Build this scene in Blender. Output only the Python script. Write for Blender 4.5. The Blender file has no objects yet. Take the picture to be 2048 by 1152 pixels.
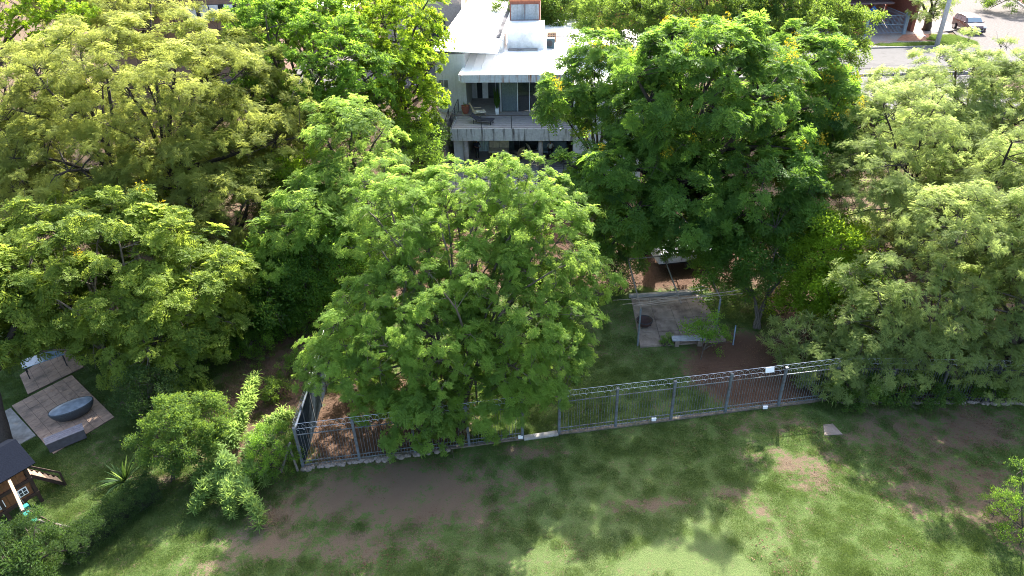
import bpy, bmesh, math, random
import numpy as np
from mathutils import Vector, Matrix, noise
R = math.radians
random.seed(7); RNG = np.random.default_rng(7)
SC = bpy.context.scene; COL = SC.collection

# ------------------------------------------------------------------ camera, world, sun, exposure
CAM_H, PITCH, ROLL, FPX = 22.0, R(31.3), R(-1.5), 1384.0
cam = bpy.data.objects.new('camera', bpy.data.cameras.new('camera')); COL.objects.link(cam)
cam.data.sensor_width = 36; cam.data.lens = FPX/2048*36
cam.data.clip_end = 2000; cam.data.clip_start = 0.2
CM = Matrix.Rotation(R(90)-PITCH, 3, 'X') @ Matrix.Rotation(ROLL, 3, 'Z')
M4 = CM.to_4x4(); M4.translation = Vector((0, 0, CAM_H)); cam.matrix_world = M4
SC.camera = cam
SUN_AZ, SUN_EL = R(19.6), R(39)
w = bpy.data.worlds.new('World'); SC.world = w; w.use_nodes = True
nt = w.node_tree; sky = nt.nodes.new('ShaderNodeTexSky'); sky.sky_type = 'NISHITA'; sky.sun_disc = False
sky.sun_elevation = SUN_EL; sky.sun_rotation = SUN_AZ; sky.dust_density = 4.0
bgn = nt.nodes['Background']; bgn.inputs[1].default_value = 0.135
nt.links.new(sky.outputs[0], bgn.inputs[0])
sl = bpy.data.lights.new('sun', 'SUN'); sl.energy = 4.2; sl.angle = R(0.53); sl.color = (1, .955, .88)
sun = bpy.data.objects.new('sun', sl); COL.objects.link(sun)
SD = Vector((math.sin(SUN_AZ)*math.cos(SUN_EL), math.cos(SUN_AZ)*math.cos(SUN_EL), math.sin(SUN_EL)))
sun.rotation_euler = SD.to_track_quat('Z', 'Y').to_euler(); sun.location = (0, 0, 40)
SC.view_settings.view_transform = 'Standard'; SC.view_settings.look = 'None'
SC.view_settings.gamma = 1; SC.view_settings.exposure = 2.4
SC.cycles.filter_width = 1.0; SC.cycles.use_denoising = True; SC.cycles.denoising_prefilter = 'NONE'; SC.cycles.use_adaptive_sampling = False
SC.cycles.sample_clamp_indirect = 4; SC.cycles.max_bounces = 8; SC.cycles.transmission_bounces = 5; SC.cycles.diffuse_bounces = 4

# ------------------------------------------------------------------ measuring helpers: photograph pixel -> place in the world
def ray(px, py):
    return (CM @ Vector(((px-1024)/FPX, -(py-576)/FPX, -1))).normalized()
def gp(px, py, z=0.0):
    d = ray(px, py); t = (z-CAM_H)/d.z
    return Vector((0, 0, CAM_H)) + d*t
def gd(px, py, D):
    d = ray(px, py); return Vector((0, 0, CAM_H)) + d*(D/d.y)
def scl(p):   # photo pixels per metre at a point
    return FPX / ((CM.transposed() @ (p-Vector((0, 0, CAM_H)))).z * -1)
def smooth(a, b, v):
    t = min(1, max(0, (v-a)/(b-a))); return t*t*(3-2*t)
def gz(x, y):
    z = .5*smooth(38, 47, y) + 3.5*smooth(52, 67, y)
    return z + 0.10*noise.noise(Vector((x*.13, y*.13, 3)))*smooth(2, 10, abs(y-28)+4)*(1-smooth(64, 68, y))
def on(px, py):   # ground point below a pixel, following the terrain
    z = 0
    for _ in range(12):
        p = gp(px, py, z); z = z*.4 + .6*gz(p.x, p.y)
    return Vector((p.x, p.y, gz(p.x, p.y)))

# ------------------------------------------------------------------ materials
MATS = {}
def newmat(name):
    m = bpy.data.materials.new(name); m.use_nodes = True
    n = m.node_tree.nodes; l = m.node_tree.links
    return m, n, l, n['Principled BSDF']
def mat(name, col, rough=.7, metal=0, var=.18, scale=6, bump=.15, spec=.4, streak=0, scol=None, coord='Object', dirt=None, dscale=1.2):
    if name in MATS: return MATS[name]
    m, n, l, b = newmat(name)
    b.inputs['Roughness'].default_value = rough; b.inputs['Metallic'].default_value = metal
    b.inputs['Specular IOR Level'].default_value = spec
    tc = n.new('ShaderNodeTexCoord')
    nz = n.new('ShaderNodeTexNoise'); nz.inputs['Scale'].default_value = scale; nz.inputs['Detail'].default_value = 6
    l.new(tc.outputs[coord], nz.inputs['Vector'])
    r = n.new('ShaderNodeValToRGB')
    r.color_ramp.elements[0].position = .3; r.color_ramp.elements[1].position = .7
    r.color_ramp.elements[0].color = (*[c*(1-var) for c in col], 1)
    r.color_ramp.elements[1].color = (*[min(1, c*(1+var)) for c in col], 1)
    l.new(nz.outputs[0], r.inputs[0]); out = r.outputs[0]
    if dirt:
        n2 = n.new('ShaderNodeTexNoise'); n2.inputs['Scale'].default_value = dscale; n2.inputs['Detail'].default_value = 8; n2.inputs['Roughness'].default_value = .7
        l.new(tc.outputs[coord], n2.inputs['Vector'])
        r2 = n.new('ShaderNodeValToRGB'); r2.color_ramp.elements[0].position = .47; r2.color_ramp.elements[1].position = .66
        l.new(n2.outputs[0], r2.inputs[0])
        mx = n.new('ShaderNodeMixRGB'); mx.inputs[2].default_value = (*dirt, 1)
        l.new(r2.outputs[0], mx.inputs[0]); l.new(out, mx.inputs[1]); out = mx.outputs[0]
    if streak:
        mp = n.new('ShaderNodeMapping'); mp.inputs['Scale'].default_value = (2.6, 2.6, .22)
        l.new(tc.outputs[coord], mp.inputs[0])
        n3 = n.new('ShaderNodeTexNoise'); n3.inputs['Scale'].default_value = 1.6; n3.inputs['Detail'].default_value = 7; n3.inputs['Roughness'].default_value = .65
        l.new(mp.outputs[0], n3.inputs['Vector'])
        r3 = n.new('ShaderNodeValToRGB'); r3.color_ramp.elements[0].position = .5; r3.color_ramp.elements[1].position = .5+.16/streak
        l.new(n3.outputs[0], r3.inputs[0])
        mx = n.new('ShaderNodeMixRGB'); mx.inputs[2].default_value = (*(scol or (.06, .055, .05)), 1)
        l.new(r3.outputs[0], mx.inputs[0]); l.new(out, mx.inputs[1]); out = mx.outputs[0]
    l.new(out, b.inputs['Base Color'])
    if bump:
        bp = n.new('ShaderNodeBump'); bp.inputs['Strength'].default_value = bump; bp.inputs['Distance'].default_value = .02
        l.new(nz.outputs[0], bp.inputs['Height']); l.new(bp.outputs[0], b.inputs['Normal'])
    MATS[name] = m; return m
def leafmat(name, dark, light, trans, tw=.42, rough=.6):
    m, n, l, b = newmat(name)
    at = n.new('ShaderNodeAttribute'); at.attribute_type = 'INSTANCER'; at.attribute_name = 'tint'
    oi = n.new('ShaderNodeObjectInfo')
    ad = n.new('ShaderNodeMath'); ad.operation = 'MULTIPLY_ADD'; ad.inputs[1].default_value = .5; ad.inputs[2].default_value = -.25
    l.new(oi.outputs['Random'], ad.inputs[0])
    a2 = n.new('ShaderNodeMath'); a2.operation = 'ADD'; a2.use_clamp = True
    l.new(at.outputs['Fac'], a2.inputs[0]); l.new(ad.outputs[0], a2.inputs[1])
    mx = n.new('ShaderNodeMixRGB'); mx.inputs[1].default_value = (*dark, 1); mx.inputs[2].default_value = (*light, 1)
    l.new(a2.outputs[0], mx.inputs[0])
    l.new(mx.outputs[0], b.inputs['Base Color']); b.inputs['Roughness'].default_value = rough
    b.inputs['Specular IOR Level'].default_value = .15
    tr = n.new('ShaderNodeBsdfTranslucent')
    m2 = n.new('ShaderNodeMixRGB'); m2.inputs[1].default_value = (*[c*.55 for c in trans], 1); m2.inputs[2].default_value = (*trans, 1)
    l.new(a2.outputs[0], m2.inputs[0]); l.new(m2.outputs[0], tr.inputs[0])
    ms = n.new('ShaderNodeMixShader'); ms.inputs[0].default_value = tw
    l.new(b.outputs[0], ms.inputs[1]); l.new(tr.outputs[0], ms.inputs[2])
    l.new(ms.outputs[0], n['Material Output'].inputs[0])
    MATS[name] = m; return m
def glassmat(name, col, rough=.05):
    m, n, l, b = newmat(name)
    b.inputs['Base Color'].default_value = (*col, 1); b.inputs['Roughness'].default_value = rough
    b.inputs['Specular IOR Level'].default_value = .8
    b.inputs['Alpha'].default_value = .35
    MATS[name] = m; return m

# ------------------------------------------------------------------ mesh builder
class MB:
    def __init__(s): s.v = []; s.f = []
    def add(s, vs, fs):
        o = len(s.v); s.v += [tuple(v) for v in vs]; s.f += [tuple(i+o for i in f) for f in fs]; return s
    def box(s, c, size, rz=0, rot=None):
        hx, hy, hz = [k/2 for k in size]
        M = (rot if rot is not None else Matrix.Rotation(rz, 3, 'Z')); c = Vector(c)
        vs = [c + M @ Vector((x*hx, y*hy, z*hz)) for x in (-1, 1) for y in (-1, 1) for z in (-1, 1)]
        return s.add(vs, [(0,1,3,2), (4,6,7,5), (0,4,5,1), (2,3,7,6), (0,2,6,4), (1,5,7,3)])
    def tube(s, pts, rad, n=6, cap=True):
        pts = [Vector(p) for p in pts]; m = len(pts)
        rads = rad if isinstance(rad, (list, tuple)) else [rad]*m
        rings = []; up = None
        for i, p in enumerate(pts):
            t = (pts[min(i+1, m-1)]-pts[max(i-1, 0)]).normalized()
            if up is None: up = Vector((0, 0, 1)) if abs(t.z) < .9 else Vector((1, 0, 0))
            a = t.cross(up).normalized(); b = t.cross(a).normalized(); up = -b if b.dot(up) < 0 else b
            a = t.cross(up).normalized(); b = t.cross(a)
            rings.append([p + (a*math.cos(k*2*math.pi/n)+b*math.sin(k*2*math.pi/n))*rads[i] for k in range(n)])
        vs = [v for r in rings for v in r]
        fs = [(i*n+k, i*n+(k+1) % n, (i+1)*n+(k+1) % n, (i+1)*n+k) for i in range(m-1) for k in range(n)]
        if cap: fs += [tuple(range(n)), tuple(range((m-1)*n, m*n))]
        return s.add(vs, fs)
    def bar(s, a, b, w, h=None):
        a = Vector(a); b = Vector(b); d = b-a; L = d.length
        q = d.to_track_quat('X', 'Z').to_matrix()
        return s.box((a+b)/2, (L, w, h or w), rot=q)
    def lathe(s, c, prof, n=16, sx=1, sy=1, rz=0):
        c = Vector(c); M = Matrix.Rotation(rz, 3, 'Z')
        vs = [c + M @ Vector((r*math.cos(k*2*math.pi/n)*sx, r*math.sin(k*2*math.pi/n)*sy, z)) for r, z in prof for k in range(n)]
        fs = [(i*n+k, i*n+(k+1) % n, (i+1)*n+(k+1) % n, (i+1)*n+k) for i in range(len(prof)-1) for k in range(n)]
        return s.add(vs, fs)
    def prism(s, poly, z0, z1):
        n = len(poly)
        vs = [(p[0], p[1], z0) for p in poly]+[(p[0], p[1], z1) for p in poly]
        return s.add(vs, [tuple(range(n))[::-1], tuple(range(n, 2*n))]+[(i, (i+1) % n, n+(i+1) % n, n+i) for i in range(n)])
    def mesh(s, name, org=(0, 0, 0), m=None, sm=False):
        me = bpy.data.meshes.new(name); o = Vector(org)
        me.from_pydata([tuple(Vector(v)-o) for v in s.v], [], s.f)
        bm = bmesh.new(); bm.from_mesh(me); bmesh.ops.recalc_face_normals(bm, faces=bm.faces); bm.to_mesh(me); bm.free()
        if sm: me.polygons.foreach_set('use_smooth', [True]*len(me.polygons))
        if m: me.materials.append(m)
        me.update(); return me

def worldpos(o):
    p = Vector(o.location)
    while o.parent: o = o.parent; p = p+Vector(o.location)
    return p
def tag(o, label=None, cat=None, group=None, kind=None):
    if label: o['label'] = label
    if cat: o['category'] = cat
    if group: o['group'] = group
    if kind: o['kind'] = kind
    return o
def part(name, mb, m, parent=None, sm=False, org=None, label=None, kind=None, bevel=0):
    """world-coordinate builder -> one mesh object under parent"""
    base = worldpos(parent) if parent else Vector((0, 0, 0))
    o = Vector(org) if org is not None else base
    ob = bpy.data.objects.new(name, mb.mesh(name, o, m, sm)); COL.objects.link(ob)
    if parent: ob.parent = parent
    ob.location = o-base
    if bevel:
        bv = ob.modifiers.new('bevel', 'BEVEL'); bv.width = bevel; bv.segments = 2; bv.limit_method = 'ANGLE'
    if label: ob['label'] = label
    if kind: ob['kind'] = kind
    return ob
def rep(name, src, loc, parent, rz=0):
    """another object sharing the mesh of src, at world loc"""
    o = src.copy(); o.name = name; COL.objects.link(o); o.parent = parent
    o.location = Vector(loc)-worldpos(parent); o.rotation_euler = (0, 0, rz); return o
def thing(name, loc, label, cat, group=None):
    o = bpy.data.objects.new(name, None); COL.objects.link(o); o.location = loc; o.empty_display_size = .3
    return tag(o, label, cat, group)
def copy_tree(o, parent=None):
    c = o.copy(); COL.objects.link(c)
    if parent: c.parent = parent
    for ch in list(o.children): copy_tree(ch, c)
    return c

# ------------------------------------------------------------------ leaf sprigs (hidden source meshes, instanced on crowns)
def leaf(mb, p, d, up, L, W, fold=.15):
    """one pointed leaf, two folded halves"""
    d = d.normalized(); s = d.cross(up)
    if s.length < 1e-3: s = d.cross(Vector((1, .3, 0)))
    s.normalize(); n = s.cross(d)
    m = p+d*L*.45; t = p+d*L - n*L*.08
    mb.add([p, m+s*W/2+n*W*fold, t, m-s*W/2+n*W*fold], [(0, 1, 2), (0, 2, 3)])
def rv(a=1): return Vector((random.uniform(-a, a), random.uniform(-a, a), random.uniform(-a, a)))
def sprig_fine(mb, S=.55, fronds=9, pairs=9, LL=.085, LW=.032):
    for k in range(fronds):
        a = k*2.4+random.random()*.5; h = S*(.15+.75*k/fronds)
        d = Vector((math.cos(a), math.sin(a), .45+.25*random.random())).normalized()
        p0 = Vector((0, 0, h*.6)); FL = S*random.uniform(.45, .7)
        side = d.cross(Vector((0, 0, 1))).normalized()
        for i in range(pairs):
            t = (i+1)/pairs; p = p0+d*FL*t-Vector((0, 0, FL*.32*t*t))
            for sg in (-1, 1):
                leaf(mb, p, (side*sg+d*.45+rv(.25)), Vector((0, 0, 1))+rv(.35), LL*(1.15-.6*abs(t-.4)), LW)
def sprig_rosette(mb, S=.5, n=3, leaves=9, L=.24, W=.10):
    for j in range(n):
        c = Vector((random.uniform(-.5, .5)*S, random.uniform(-.5, .5)*S, random.uniform(.1, .6)*S)) if j else Vector((0, 0, .3*S))
        for k in range(leaves):
            a = k*2.4+random.random(); el = random.uniform(-.2, .75)
            d = Vector((math.cos(a)*math.cos(el), math.sin(a)*math.cos(el), math.sin(el)))
            leaf(mb, c, d, Vector((0, 0, 1))+rv(.3), L*random.uniform(.7, 1.15), W*random.uniform(.8, 1.1))
def sprig_frond(mb, S=.5, fronds=8, pairs=6, LL=.16, LW=.065):
    for k in range(fronds):
        a = k*2.4+random.random()*.4; el = random.uniform(.15, .9)
        d = Vector((math.cos(a)*math.cos(el), math.sin(a)*math.cos(el), math.sin(el)))
        FL = S*random.uniform(.75, 1.15); side = d.cross(Vector((0, 0, 1))).normalized()
        for i in range(pairs):
            t = (i+1)/pairs; p = d*FL*t-Vector((0, 0, FL*.35*t*t))
            for sg in (-1, 1):
                leaf(mb, p, (side*sg+d*.6+rv(.15)), Vector((0, 0, 1))+rv(.25), LL*(1.1-.7*abs(t-.4)), LW)
def sprig_small(mb, S=.4, n=60, L=.09, W=.04):
    for k in range(n):
        p = Vector((random.gauss(0, .3)*S, random.gauss(0, .3)*S, random.uniform(0, 1)*S))
        leaf(mb, p, rv()+Vector((p.x, p.y, .5)), Vector((0, 0, 1))+rv(.5), L*random.uniform(.7, 1.2), W)
def sprig_sword(mb, S=.5, n=14, L=.42, W=.045):
    for k in range(n):
        a = k*2.4; el = random.uniform(.0, 1.2)
        d = Vector((math.cos(a)*math.cos(el), math.sin(a)*math.cos(el), math.sin(el))); p0 = Vector((0, 0, S*.5*k/n))
        LL = L*random.uniform(.7, 1.1); s = d.cross(Vector((0, 0, 1))).normalized()*W/2
        m1 = p0+d*LL*.4; m2 = p0+d*LL*.75-Vector((0, 0, LL*.12)); t = p0+d*LL-Vector((0, 0, LL*.32))
        mb.add([p0-s*.4, p0+s*.4, m1+s, m1-s, m2+s*.8, m2-s*.8, t], [(0, 1, 2, 3), (3, 2, 4, 5), (5, 4, 6)])
def sprig_flower(mb, S=.4, n=26):
    for k in range(n):
        p = Vector((random.gauss(0, .12), random.gauss(0, .12), random.uniform(0, .5)))
        for j in range(3): leaf(mb, p, rv()+Vector((0, 0, .4)), Vector((0, 0, 1))+rv(.5), .065, .05)
SPR = {}
def make_sprigs(key, fn, m, variants=4, **kw):
    c = bpy.data.collections.new('sprigs_'+key)
    for i in range(variants):
        mb = MB(); fn(mb, **kw)
        me = bpy.data.meshes.new('sprig_'+key); me.from_pydata(mb.v, [], mb.f); me.materials.append(m)
        ob = bpy.data.objects.new('sprig_'+key, me); c.objects.link(ob)
    SPR[key] = c
def gn_group(key):
    g = bpy.data.node_groups.get('foliage_'+key)
    if g: return g
    g = bpy.data.node_groups.new('foliage_'+key, 'GeometryNodeTree')
    g.interface.new_socket('Geometry', in_out='INPUT', socket_type='NodeSocketGeometry')
    g.interface.new_socket('Geometry', in_out='OUTPUT', socket_type='NodeSocketGeometry')
    N = g.nodes; L = g.links
    gi = N.new('NodeGroupInput'); go = N.new('NodeGroupOutput')
    ci = N.new('GeometryNodeCollectionInfo'); ci.inputs['Collection'].default_value = SPR[key]
    ci.inputs['Separate Children'].default_value = True; ci.inputs['Reset Children'].default_value = True
    ip = N.new('GeometryNodeInstanceOnPoints'); ip.inputs['Pick Instance'].default_value = True
    def na(nm, ty):
        a = N.new('GeometryNodeInputNamedAttribute'); a.data_type = ty; a.inputs['Name'].default_value = nm; return a.outputs['Attribute']
    er = N.new('FunctionNodeEulerToRotation'); L.new(na('rot', 'FLOAT_VECTOR'), er.inputs[0])
    L.new(gi.outputs[0], ip.inputs['Points']); L.new(ci.outputs[0], ip.inputs['Instance'])
    L.new(er.outputs[0], ip.inputs['Rotation']); L.new(na('scale', 'FLOAT'), ip.inputs['Scale'])
    L.new(na('idx', 'INT'), ip.inputs['Instance Index'])
    L.new(ip.outputs[0], go.inputs[0]); return g
def foliage(name, key, pos, dirs, scale, tint, parent=None, kind='stuff', flat_spin=True):
    n = len(pos); me = bpy.data.meshes.new(name)
    base = np.array(worldpos(parent)) if parent else np.zeros(3)
    me.vertices.add(n); me.vertices.foreach_set('co', (pos-base).astype(np.float32).ravel())
    d = dirs/np.linalg.norm(dirs, axis=1, keepdims=True)
    ref = np.tile([0., 0, 1], (n, 1)); ref[np.abs(d[:, 2]) > .95] = [1, 0, 0]
    a = np.cross(ref, d); a /= np.linalg.norm(a, axis=1, keepdims=True); b = np.cross(d, a)
    sp = RNG.uniform(0, 6.283, n)[:, None]
    X = a*np.cos(sp)+b*np.sin(sp); Y = np.cross(d, X)
    eb = -np.arcsin(np.clip(X[:, 2], -1, 1)); ea = np.arctan2(Y[:, 2], d[:, 2]); ec = np.arctan2(X[:, 1], X[:, 0])
    for nm, ty, arr in (('rot', 'FLOAT_VECTOR', np.stack([ea, eb, ec], 1).ravel()), ('scale', 'FLOAT', scale), ('tint', 'FLOAT', tint)):
        at = me.attributes.new(nm, ty, 'POINT'); at.data.foreach_set('vector' if ty == 'FLOAT_VECTOR' else 'value', arr.astype(np.float32))
    at = me.attributes.new('idx', 'INT', 'POINT'); at.data.foreach_set('value', RNG.integers(0, len(SPR[key].objects), n).astype(np.int32))
    ob = bpy.data.objects.new(name, me); COL.objects.link(ob)
    if parent: ob.parent = parent
    if kind: ob['kind'] = kind
    md = ob.modifiers.new('foliage', 'NODES'); md.node_group = gn_group(key); return ob

# leaf materials (dark, light, transmitted)
LM = {
 'olive':  leafmat('leaf_olive',  (.075, .110, .024), (.205, .235, .055), (.56, .62, .13), .52),
 'feather':leafmat('leaf_feather',(.055, .120, .024), (.155, .245, .045), (.46, .66, .11), .52),
 'grey':   leafmat('leaf_grey',   (.075, .118, .042), (.205, .260, .085), (.50, .62, .17), .52),
 'lime':   leafmat('leaf_lime',   (.055, .115, .012), (.165, .260, .020), (.50, .70, .04), .50),
 'ygreen': leafmat('leaf_yellow_green', (.050, .100, .018), (.150, .205, .035), (.46, .58, .08), .50),
 'street': leafmat('leaf_street', (.034, .082, .020), (.105, .170, .032), (.34, .50, .06), .45),
 'broad':  leafmat('leaf_broad',  (.042, .100, .020), (.115, .215, .030), (.40, .64, .06), .50),
 'deep':   leafmat('leaf_deep',   (.024, .072, .020), (.098, .178, .032), (.32, .54, .06), .46),
 'dark':   leafmat('leaf_dark',   (.018, .042, .014), (.050, .090, .024), (.12, .22, .03)),
 'sword':  leafmat('leaf_sword',  (.060, .120, .028), (.190, .280, .080), (.40, .56, .12)),
 'straw':  leafmat('leaf_straw',  (.110, .080, .040), (.260, .200, .110), (.20, .15, .06), .2),
 'litter': leafmat('leaf_litter', (.060, .028, .016), (.150, .085, .048), (.12, .06, .02), .1),
 'flower': leafmat('petal_yellow',(.420, .330, .020), (.600, .500, .050), (.75, .55, .01)),
 'grass':  leafmat('grass_blade', (.034, .072, .016), (.110, .150, .042), (.20, .30, .06), .35),
}
make_sprigs('olive', sprig_fine, LM['olive']); make_sprigs('feather', sprig_fine, LM['feather'], LL=.10, LW=.038)
make_sprigs('grey', sprig_fine, LM['grey'], LL=.075, LW=.026, pairs=10)
make_sprigs('broad', sprig_rosette, LM['broad'], L=.20, W=.075, leaves=10, n=4)
make_sprigs('limebroad', sprig_rosette, LM['lime'], L=.20, W=.08, leaves=10, n=4)
make_sprigs('street', sprig_small, LM['street'], L=.11, W=.055, n=90)
make_sprigs('bigleaf', sprig_frond, LM['ygreen'], S=.42, fronds=8, pairs=5, LL=.15, LW=.07)
make_sprigs('deep', sprig_frond, LM['deep'])
make_sprigs('small', sprig_small, LM['lime'], L=.09, W=.045, n=90)
make_sprigs('thuja', sprig_small, LM['dark'], L=.12, W=.03, n=110)
make_sprigs('cypress', sprig_small, LM['broad'], L=.09, W=.045, n=90)
make_sprigs('smalldark', sprig_small, LM['dark'], L=.08, W=.045)
make_sprigs('mid', sprig_small, LM['broad'], L=.10, W=.05)
make_sprigs('sword', sprig_sword, LM['sword']); make_sprigs('bamboo', sprig_sword, LM['grey'], L=.26, W=.028, n=22)
make_sprigs('flower', sprig_flower, LM['flower'])
def sprig_litter(mb, n=40):
    for k in range(n):
        p = Vector((random.uniform(-.5, .5), random.uniform(-.5, .5), .01+random.random()*.02))
        leaf(mb, p, Vector((random.uniform(-1, 1), random.uniform(-1, 1), random.uniform(-.1, .3))), Vector((0, 0, 1))+rv(.3), random.uniform(.03, .09), random.uniform(.015, .05))
make_sprigs('litter', sprig_litter, LM['litter'], 5)
def sprig_grass(mb, n=420, H=.05, rad=.38):
    for k in range(n):
        r = rad*math.sqrt(random.random()); a = random.random()*6.283
        p = Vector((r*math.cos(a), r*math.sin(a), -.004)); h = H*random.uniform(.5, 1.4)*(1.1-.5*r/rad); l = rv(h*.6); l.z = h
        s = Vector((math.cos(k), math.sin(k), 0))*.006
        mb.add([p-s, p+s, p+l], [(0, 1, 2)])
make_sprigs('grass', sprig_grass, LM['grass'], 5); make_sprigs('weed', sprig_grass, LM['grass'], 4, n=260, H=.22, rad=.4)
make_sprigs('straw', sprig_grass, LM['straw'], 3, n=130, H=.25, rad=.5)

# ------------------------------------------------------------------ trees
BARK = mat('bark', (.065, .052, .040), .9, var=.4, scale=14, bump=.8)
BARKD = mat('bark_dark', (.035, .028, .022), .9, var=.4, scale=14, bump=.8)
BARKG = mat('bark_grey', (.095, .080, .062), .9, var=.35, scale=14, bump=.7)
def E(px, py, D, rpx, rpy, depth):
    c = gd(px, py, D); s = scl(c); d = (c-Vector((0, 0, CAM_H))).normalized()
    sn = -d.z; cs = math.sqrt(1-sn*sn)
    rz = math.sqrt(max((rpy/s)**2-(depth*sn)**2, (.3*rpy/s)**2))/cs
    return (c.x, c.y, c.z, rpx/s, depth, rz)
def curve(a, b, sag=.15, n=6, wob=.12):
    a = Vector(a); b = Vector(b); L = (b-a).length; out = []
    o1 = rv(wob*L); 
    for i in range(n+1):
        t = i/n; p = a.lerp(b, t)+Vector((0, 0, sag*L*math.sin(math.pi*t)))+o1*math.sin(math.pi*t)+rv(.012*L)*(0 < i < n)
        out.append(p)
    return out
def tree(name, base, ells, key, label, cat='tree', lobe=1.2, dens=1.0, sc=1.0, trunk=.28, stems=1, bark=None, group=None, flowers=0, fork=.35, floor=.6, tintm=.5, droop=0, cover=1.0, flat=.62):
    base = Vector(base); base.z = gz(base.x, base.y)
    root = thing(name, base, label, cat, group); bark = bark or BARK
    ells = [np.array(e, float) for e in ells]
    for e in ells: e[3:6] = np.maximum(e[3:6]*.45, e[3:6]-lobe*.15)
    cen = []; nor = []
    for ei, e in enumerate(ells):
        area = 4*math.pi*((e[3]*e[4])**1.6/3+(e[3]*e[5])**1.6/3+(e[4]*e[5])**1.6/3)**(1/1.6)
        n = max(5, int(cover*area/(lobe*lobe*1.7)))
        i = np.arange(n)+.5; ph = np.arccos(1-2*i/n); th = 2.39996*i+RNG.random()*6
        u = np.stack([np.cos(th)*np.sin(ph), np.sin(th)*np.sin(ph), np.cos(ph)], 1)+RNG.normal(0, .10, (n, 3))
        u /= np.linalg.norm(u, axis=1, keepdims=True)
        rr = RNG.uniform(.55, 1.04, n)[:, None]
        rr = np.where(RNG.random((n, 1)) < .14, RNG.uniform(1.08, 1.22, (n, 1)), rr)
        P = e[:3]+u*e[3:6]*rr; nn = u/e[3:6]; nn /= np.linalg.norm(nn, axis=1, keepdims=True)
        k = (u[:, 2] > -.75) | (RNG.random(n) < .4)
        for fi, f in enumerate(ells):
            if fi != ei:
                q = np.sum(((P-f[:3])/f[3:6])**2, 1); k &= q > .45
        P = P[k]; nn = nn[k]; cen.append(P); nor.append(nn)
    C = np.concatenate(cen); Nn = np.concatenate(nor)
    g = np.array([gz(p[0], p[1]) for p in C]); k = C[:, 2] > g+floor; C = C[k]; Nn = Nn[k]
    m = len(C)
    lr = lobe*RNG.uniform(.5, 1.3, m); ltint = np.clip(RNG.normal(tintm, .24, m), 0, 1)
    # sprigs
    per = np.maximum(6, (13*dens*(lr/1.0)**2/(sc*sc)).astype(int))
    idx = np.repeat(np.arange(m), per); n = len(idx)
    v = RNG.normal(0, 1, (n, 3)); v /= np.linalg.norm(v, axis=1, keepdims=True)
    v = v + Nn[idx]*.7 + np.array([0, 0, .8]); v /= np.linalg.norm(v, axis=1, keepdims=True)
    rad = RNG.uniform(.45, 1.08, n)**.7
    off = v*(lr[idx]*rad)[:, None]; off[:, 2] *= flat
    pos = C[idx]+off
    if droop: pos[:, 2] -= droop*np.maximum(0, 1-v[:, 2])*lr[idx]*.6
    dr = v*.8+np.array([0, 0, .45-droop])+RNG.normal(0, .28, (n, 3))
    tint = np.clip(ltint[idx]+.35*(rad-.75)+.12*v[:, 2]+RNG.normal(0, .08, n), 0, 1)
    gg = pos[:, 2] > base.z+.12; pos = pos[gg]; dr = dr[gg]; tint = tint[gg]; n = len(pos)
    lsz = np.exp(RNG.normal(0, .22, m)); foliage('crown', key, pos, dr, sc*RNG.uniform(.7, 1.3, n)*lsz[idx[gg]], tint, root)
    if flowers:
        j = np.where((dr[:, 2] > .3) & (pos[:, 2] > np.percentile(pos[:, 2], 50)))[0]
        # flowers gather on some lobes
        li = idx[gg]; pick = RNG.random(m) < .35
        j = j[pick[li[j]]]; j = RNG.choice(j, min(flowers, len(j)), replace=False)
        foliage('flowers', 'flower', pos[j]+np.array([0, 0, .22]), np.tile([0, 0, 1.], (len(j), 1))+RNG.normal(0, .3, (len(j), 3)), RNG.uniform(.8, 1.3, len(j)), RNG.random(len(j)), root)
    # wood
    top = C.mean(0); mb = MB(); tw = MB()
    st = []
    for s_ in range(stems):
        b0 = base+Vector((random.uniform(-.3, .3), random.uniform(-.3, .3), -.2))*(stems > 1)+Vector((0, 0, -.15))
        if stems > 1:
            a = s_*6.283/stems+random.random(); tgt = Vector(top)+Vector((math.cos(a)*np.std(C[:, 0])*.8, math.sin(a)*np.std(C[:, 1])*.6, 0))
        else: tgt = Vector(top)
        f = b0.lerp(tgt, fork); f.z = b0.z+(tgt.z-b0.z)*(fork+.15)
        tr = trunk*(1 if stems == 1 else .75)
        mb.tube(curve(b0, f, 0, 5, .06), [tr*1.35]+[tr*(1-.07*i) for i in range(5)], 8)
        st.append((f, tr*.72))
    nm = min(len(C), 4+int(len(C)/14)); sel = [int(RNG.integers(m))]
    dmin = np.linalg.norm(C-C[sel[0]], axis=1)
    while len(sel) < nm:
        j = int(dmin.argmax()); sel.append(j); dmin = np.minimum(dmin, np.linalg.norm(C-C[j], axis=1))
    nodes = []
    for j in sel:
        f, tr = min(st, key=lambda q: (q[0]-Vector(C[j])).length)
        pts = curve(f, C[j], .08, 6, .08); r0 = tr*random.uniform(.5, .75)
        mb.tube(pts, [r0*(1-.8*i/6)+.015 for i in range(7)], 6)
        nodes += [(p, r0*(1-.8*i/6)+.01) for i, p in enumerate(pts)][1:]
    NP = np.array([p[0][:] for p in nodes])
    for j in range(m):
        dd = np.linalg.norm(NP-C[j], axis=1)+.5*np.maximum(0, NP[:, 2]-C[j, 2]); q = int(dd.argmin())
        p, r = nodes[q]; r = min(r*.6, .06)
        tw.tube(curve(p, C[j], .06, 3, .08), [r, r*.7, r*.5, .01], 4, False)
        for _ in range(5):
            e = Vector(C[j])+Vector(Nn[j])*lr[j]*.3+rv(lr[j]*.75)
            tw.tube([C[j], (Vector(C[j])+e)/2+rv(.08), e], [.016, .011, .006], 3, False)
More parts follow.
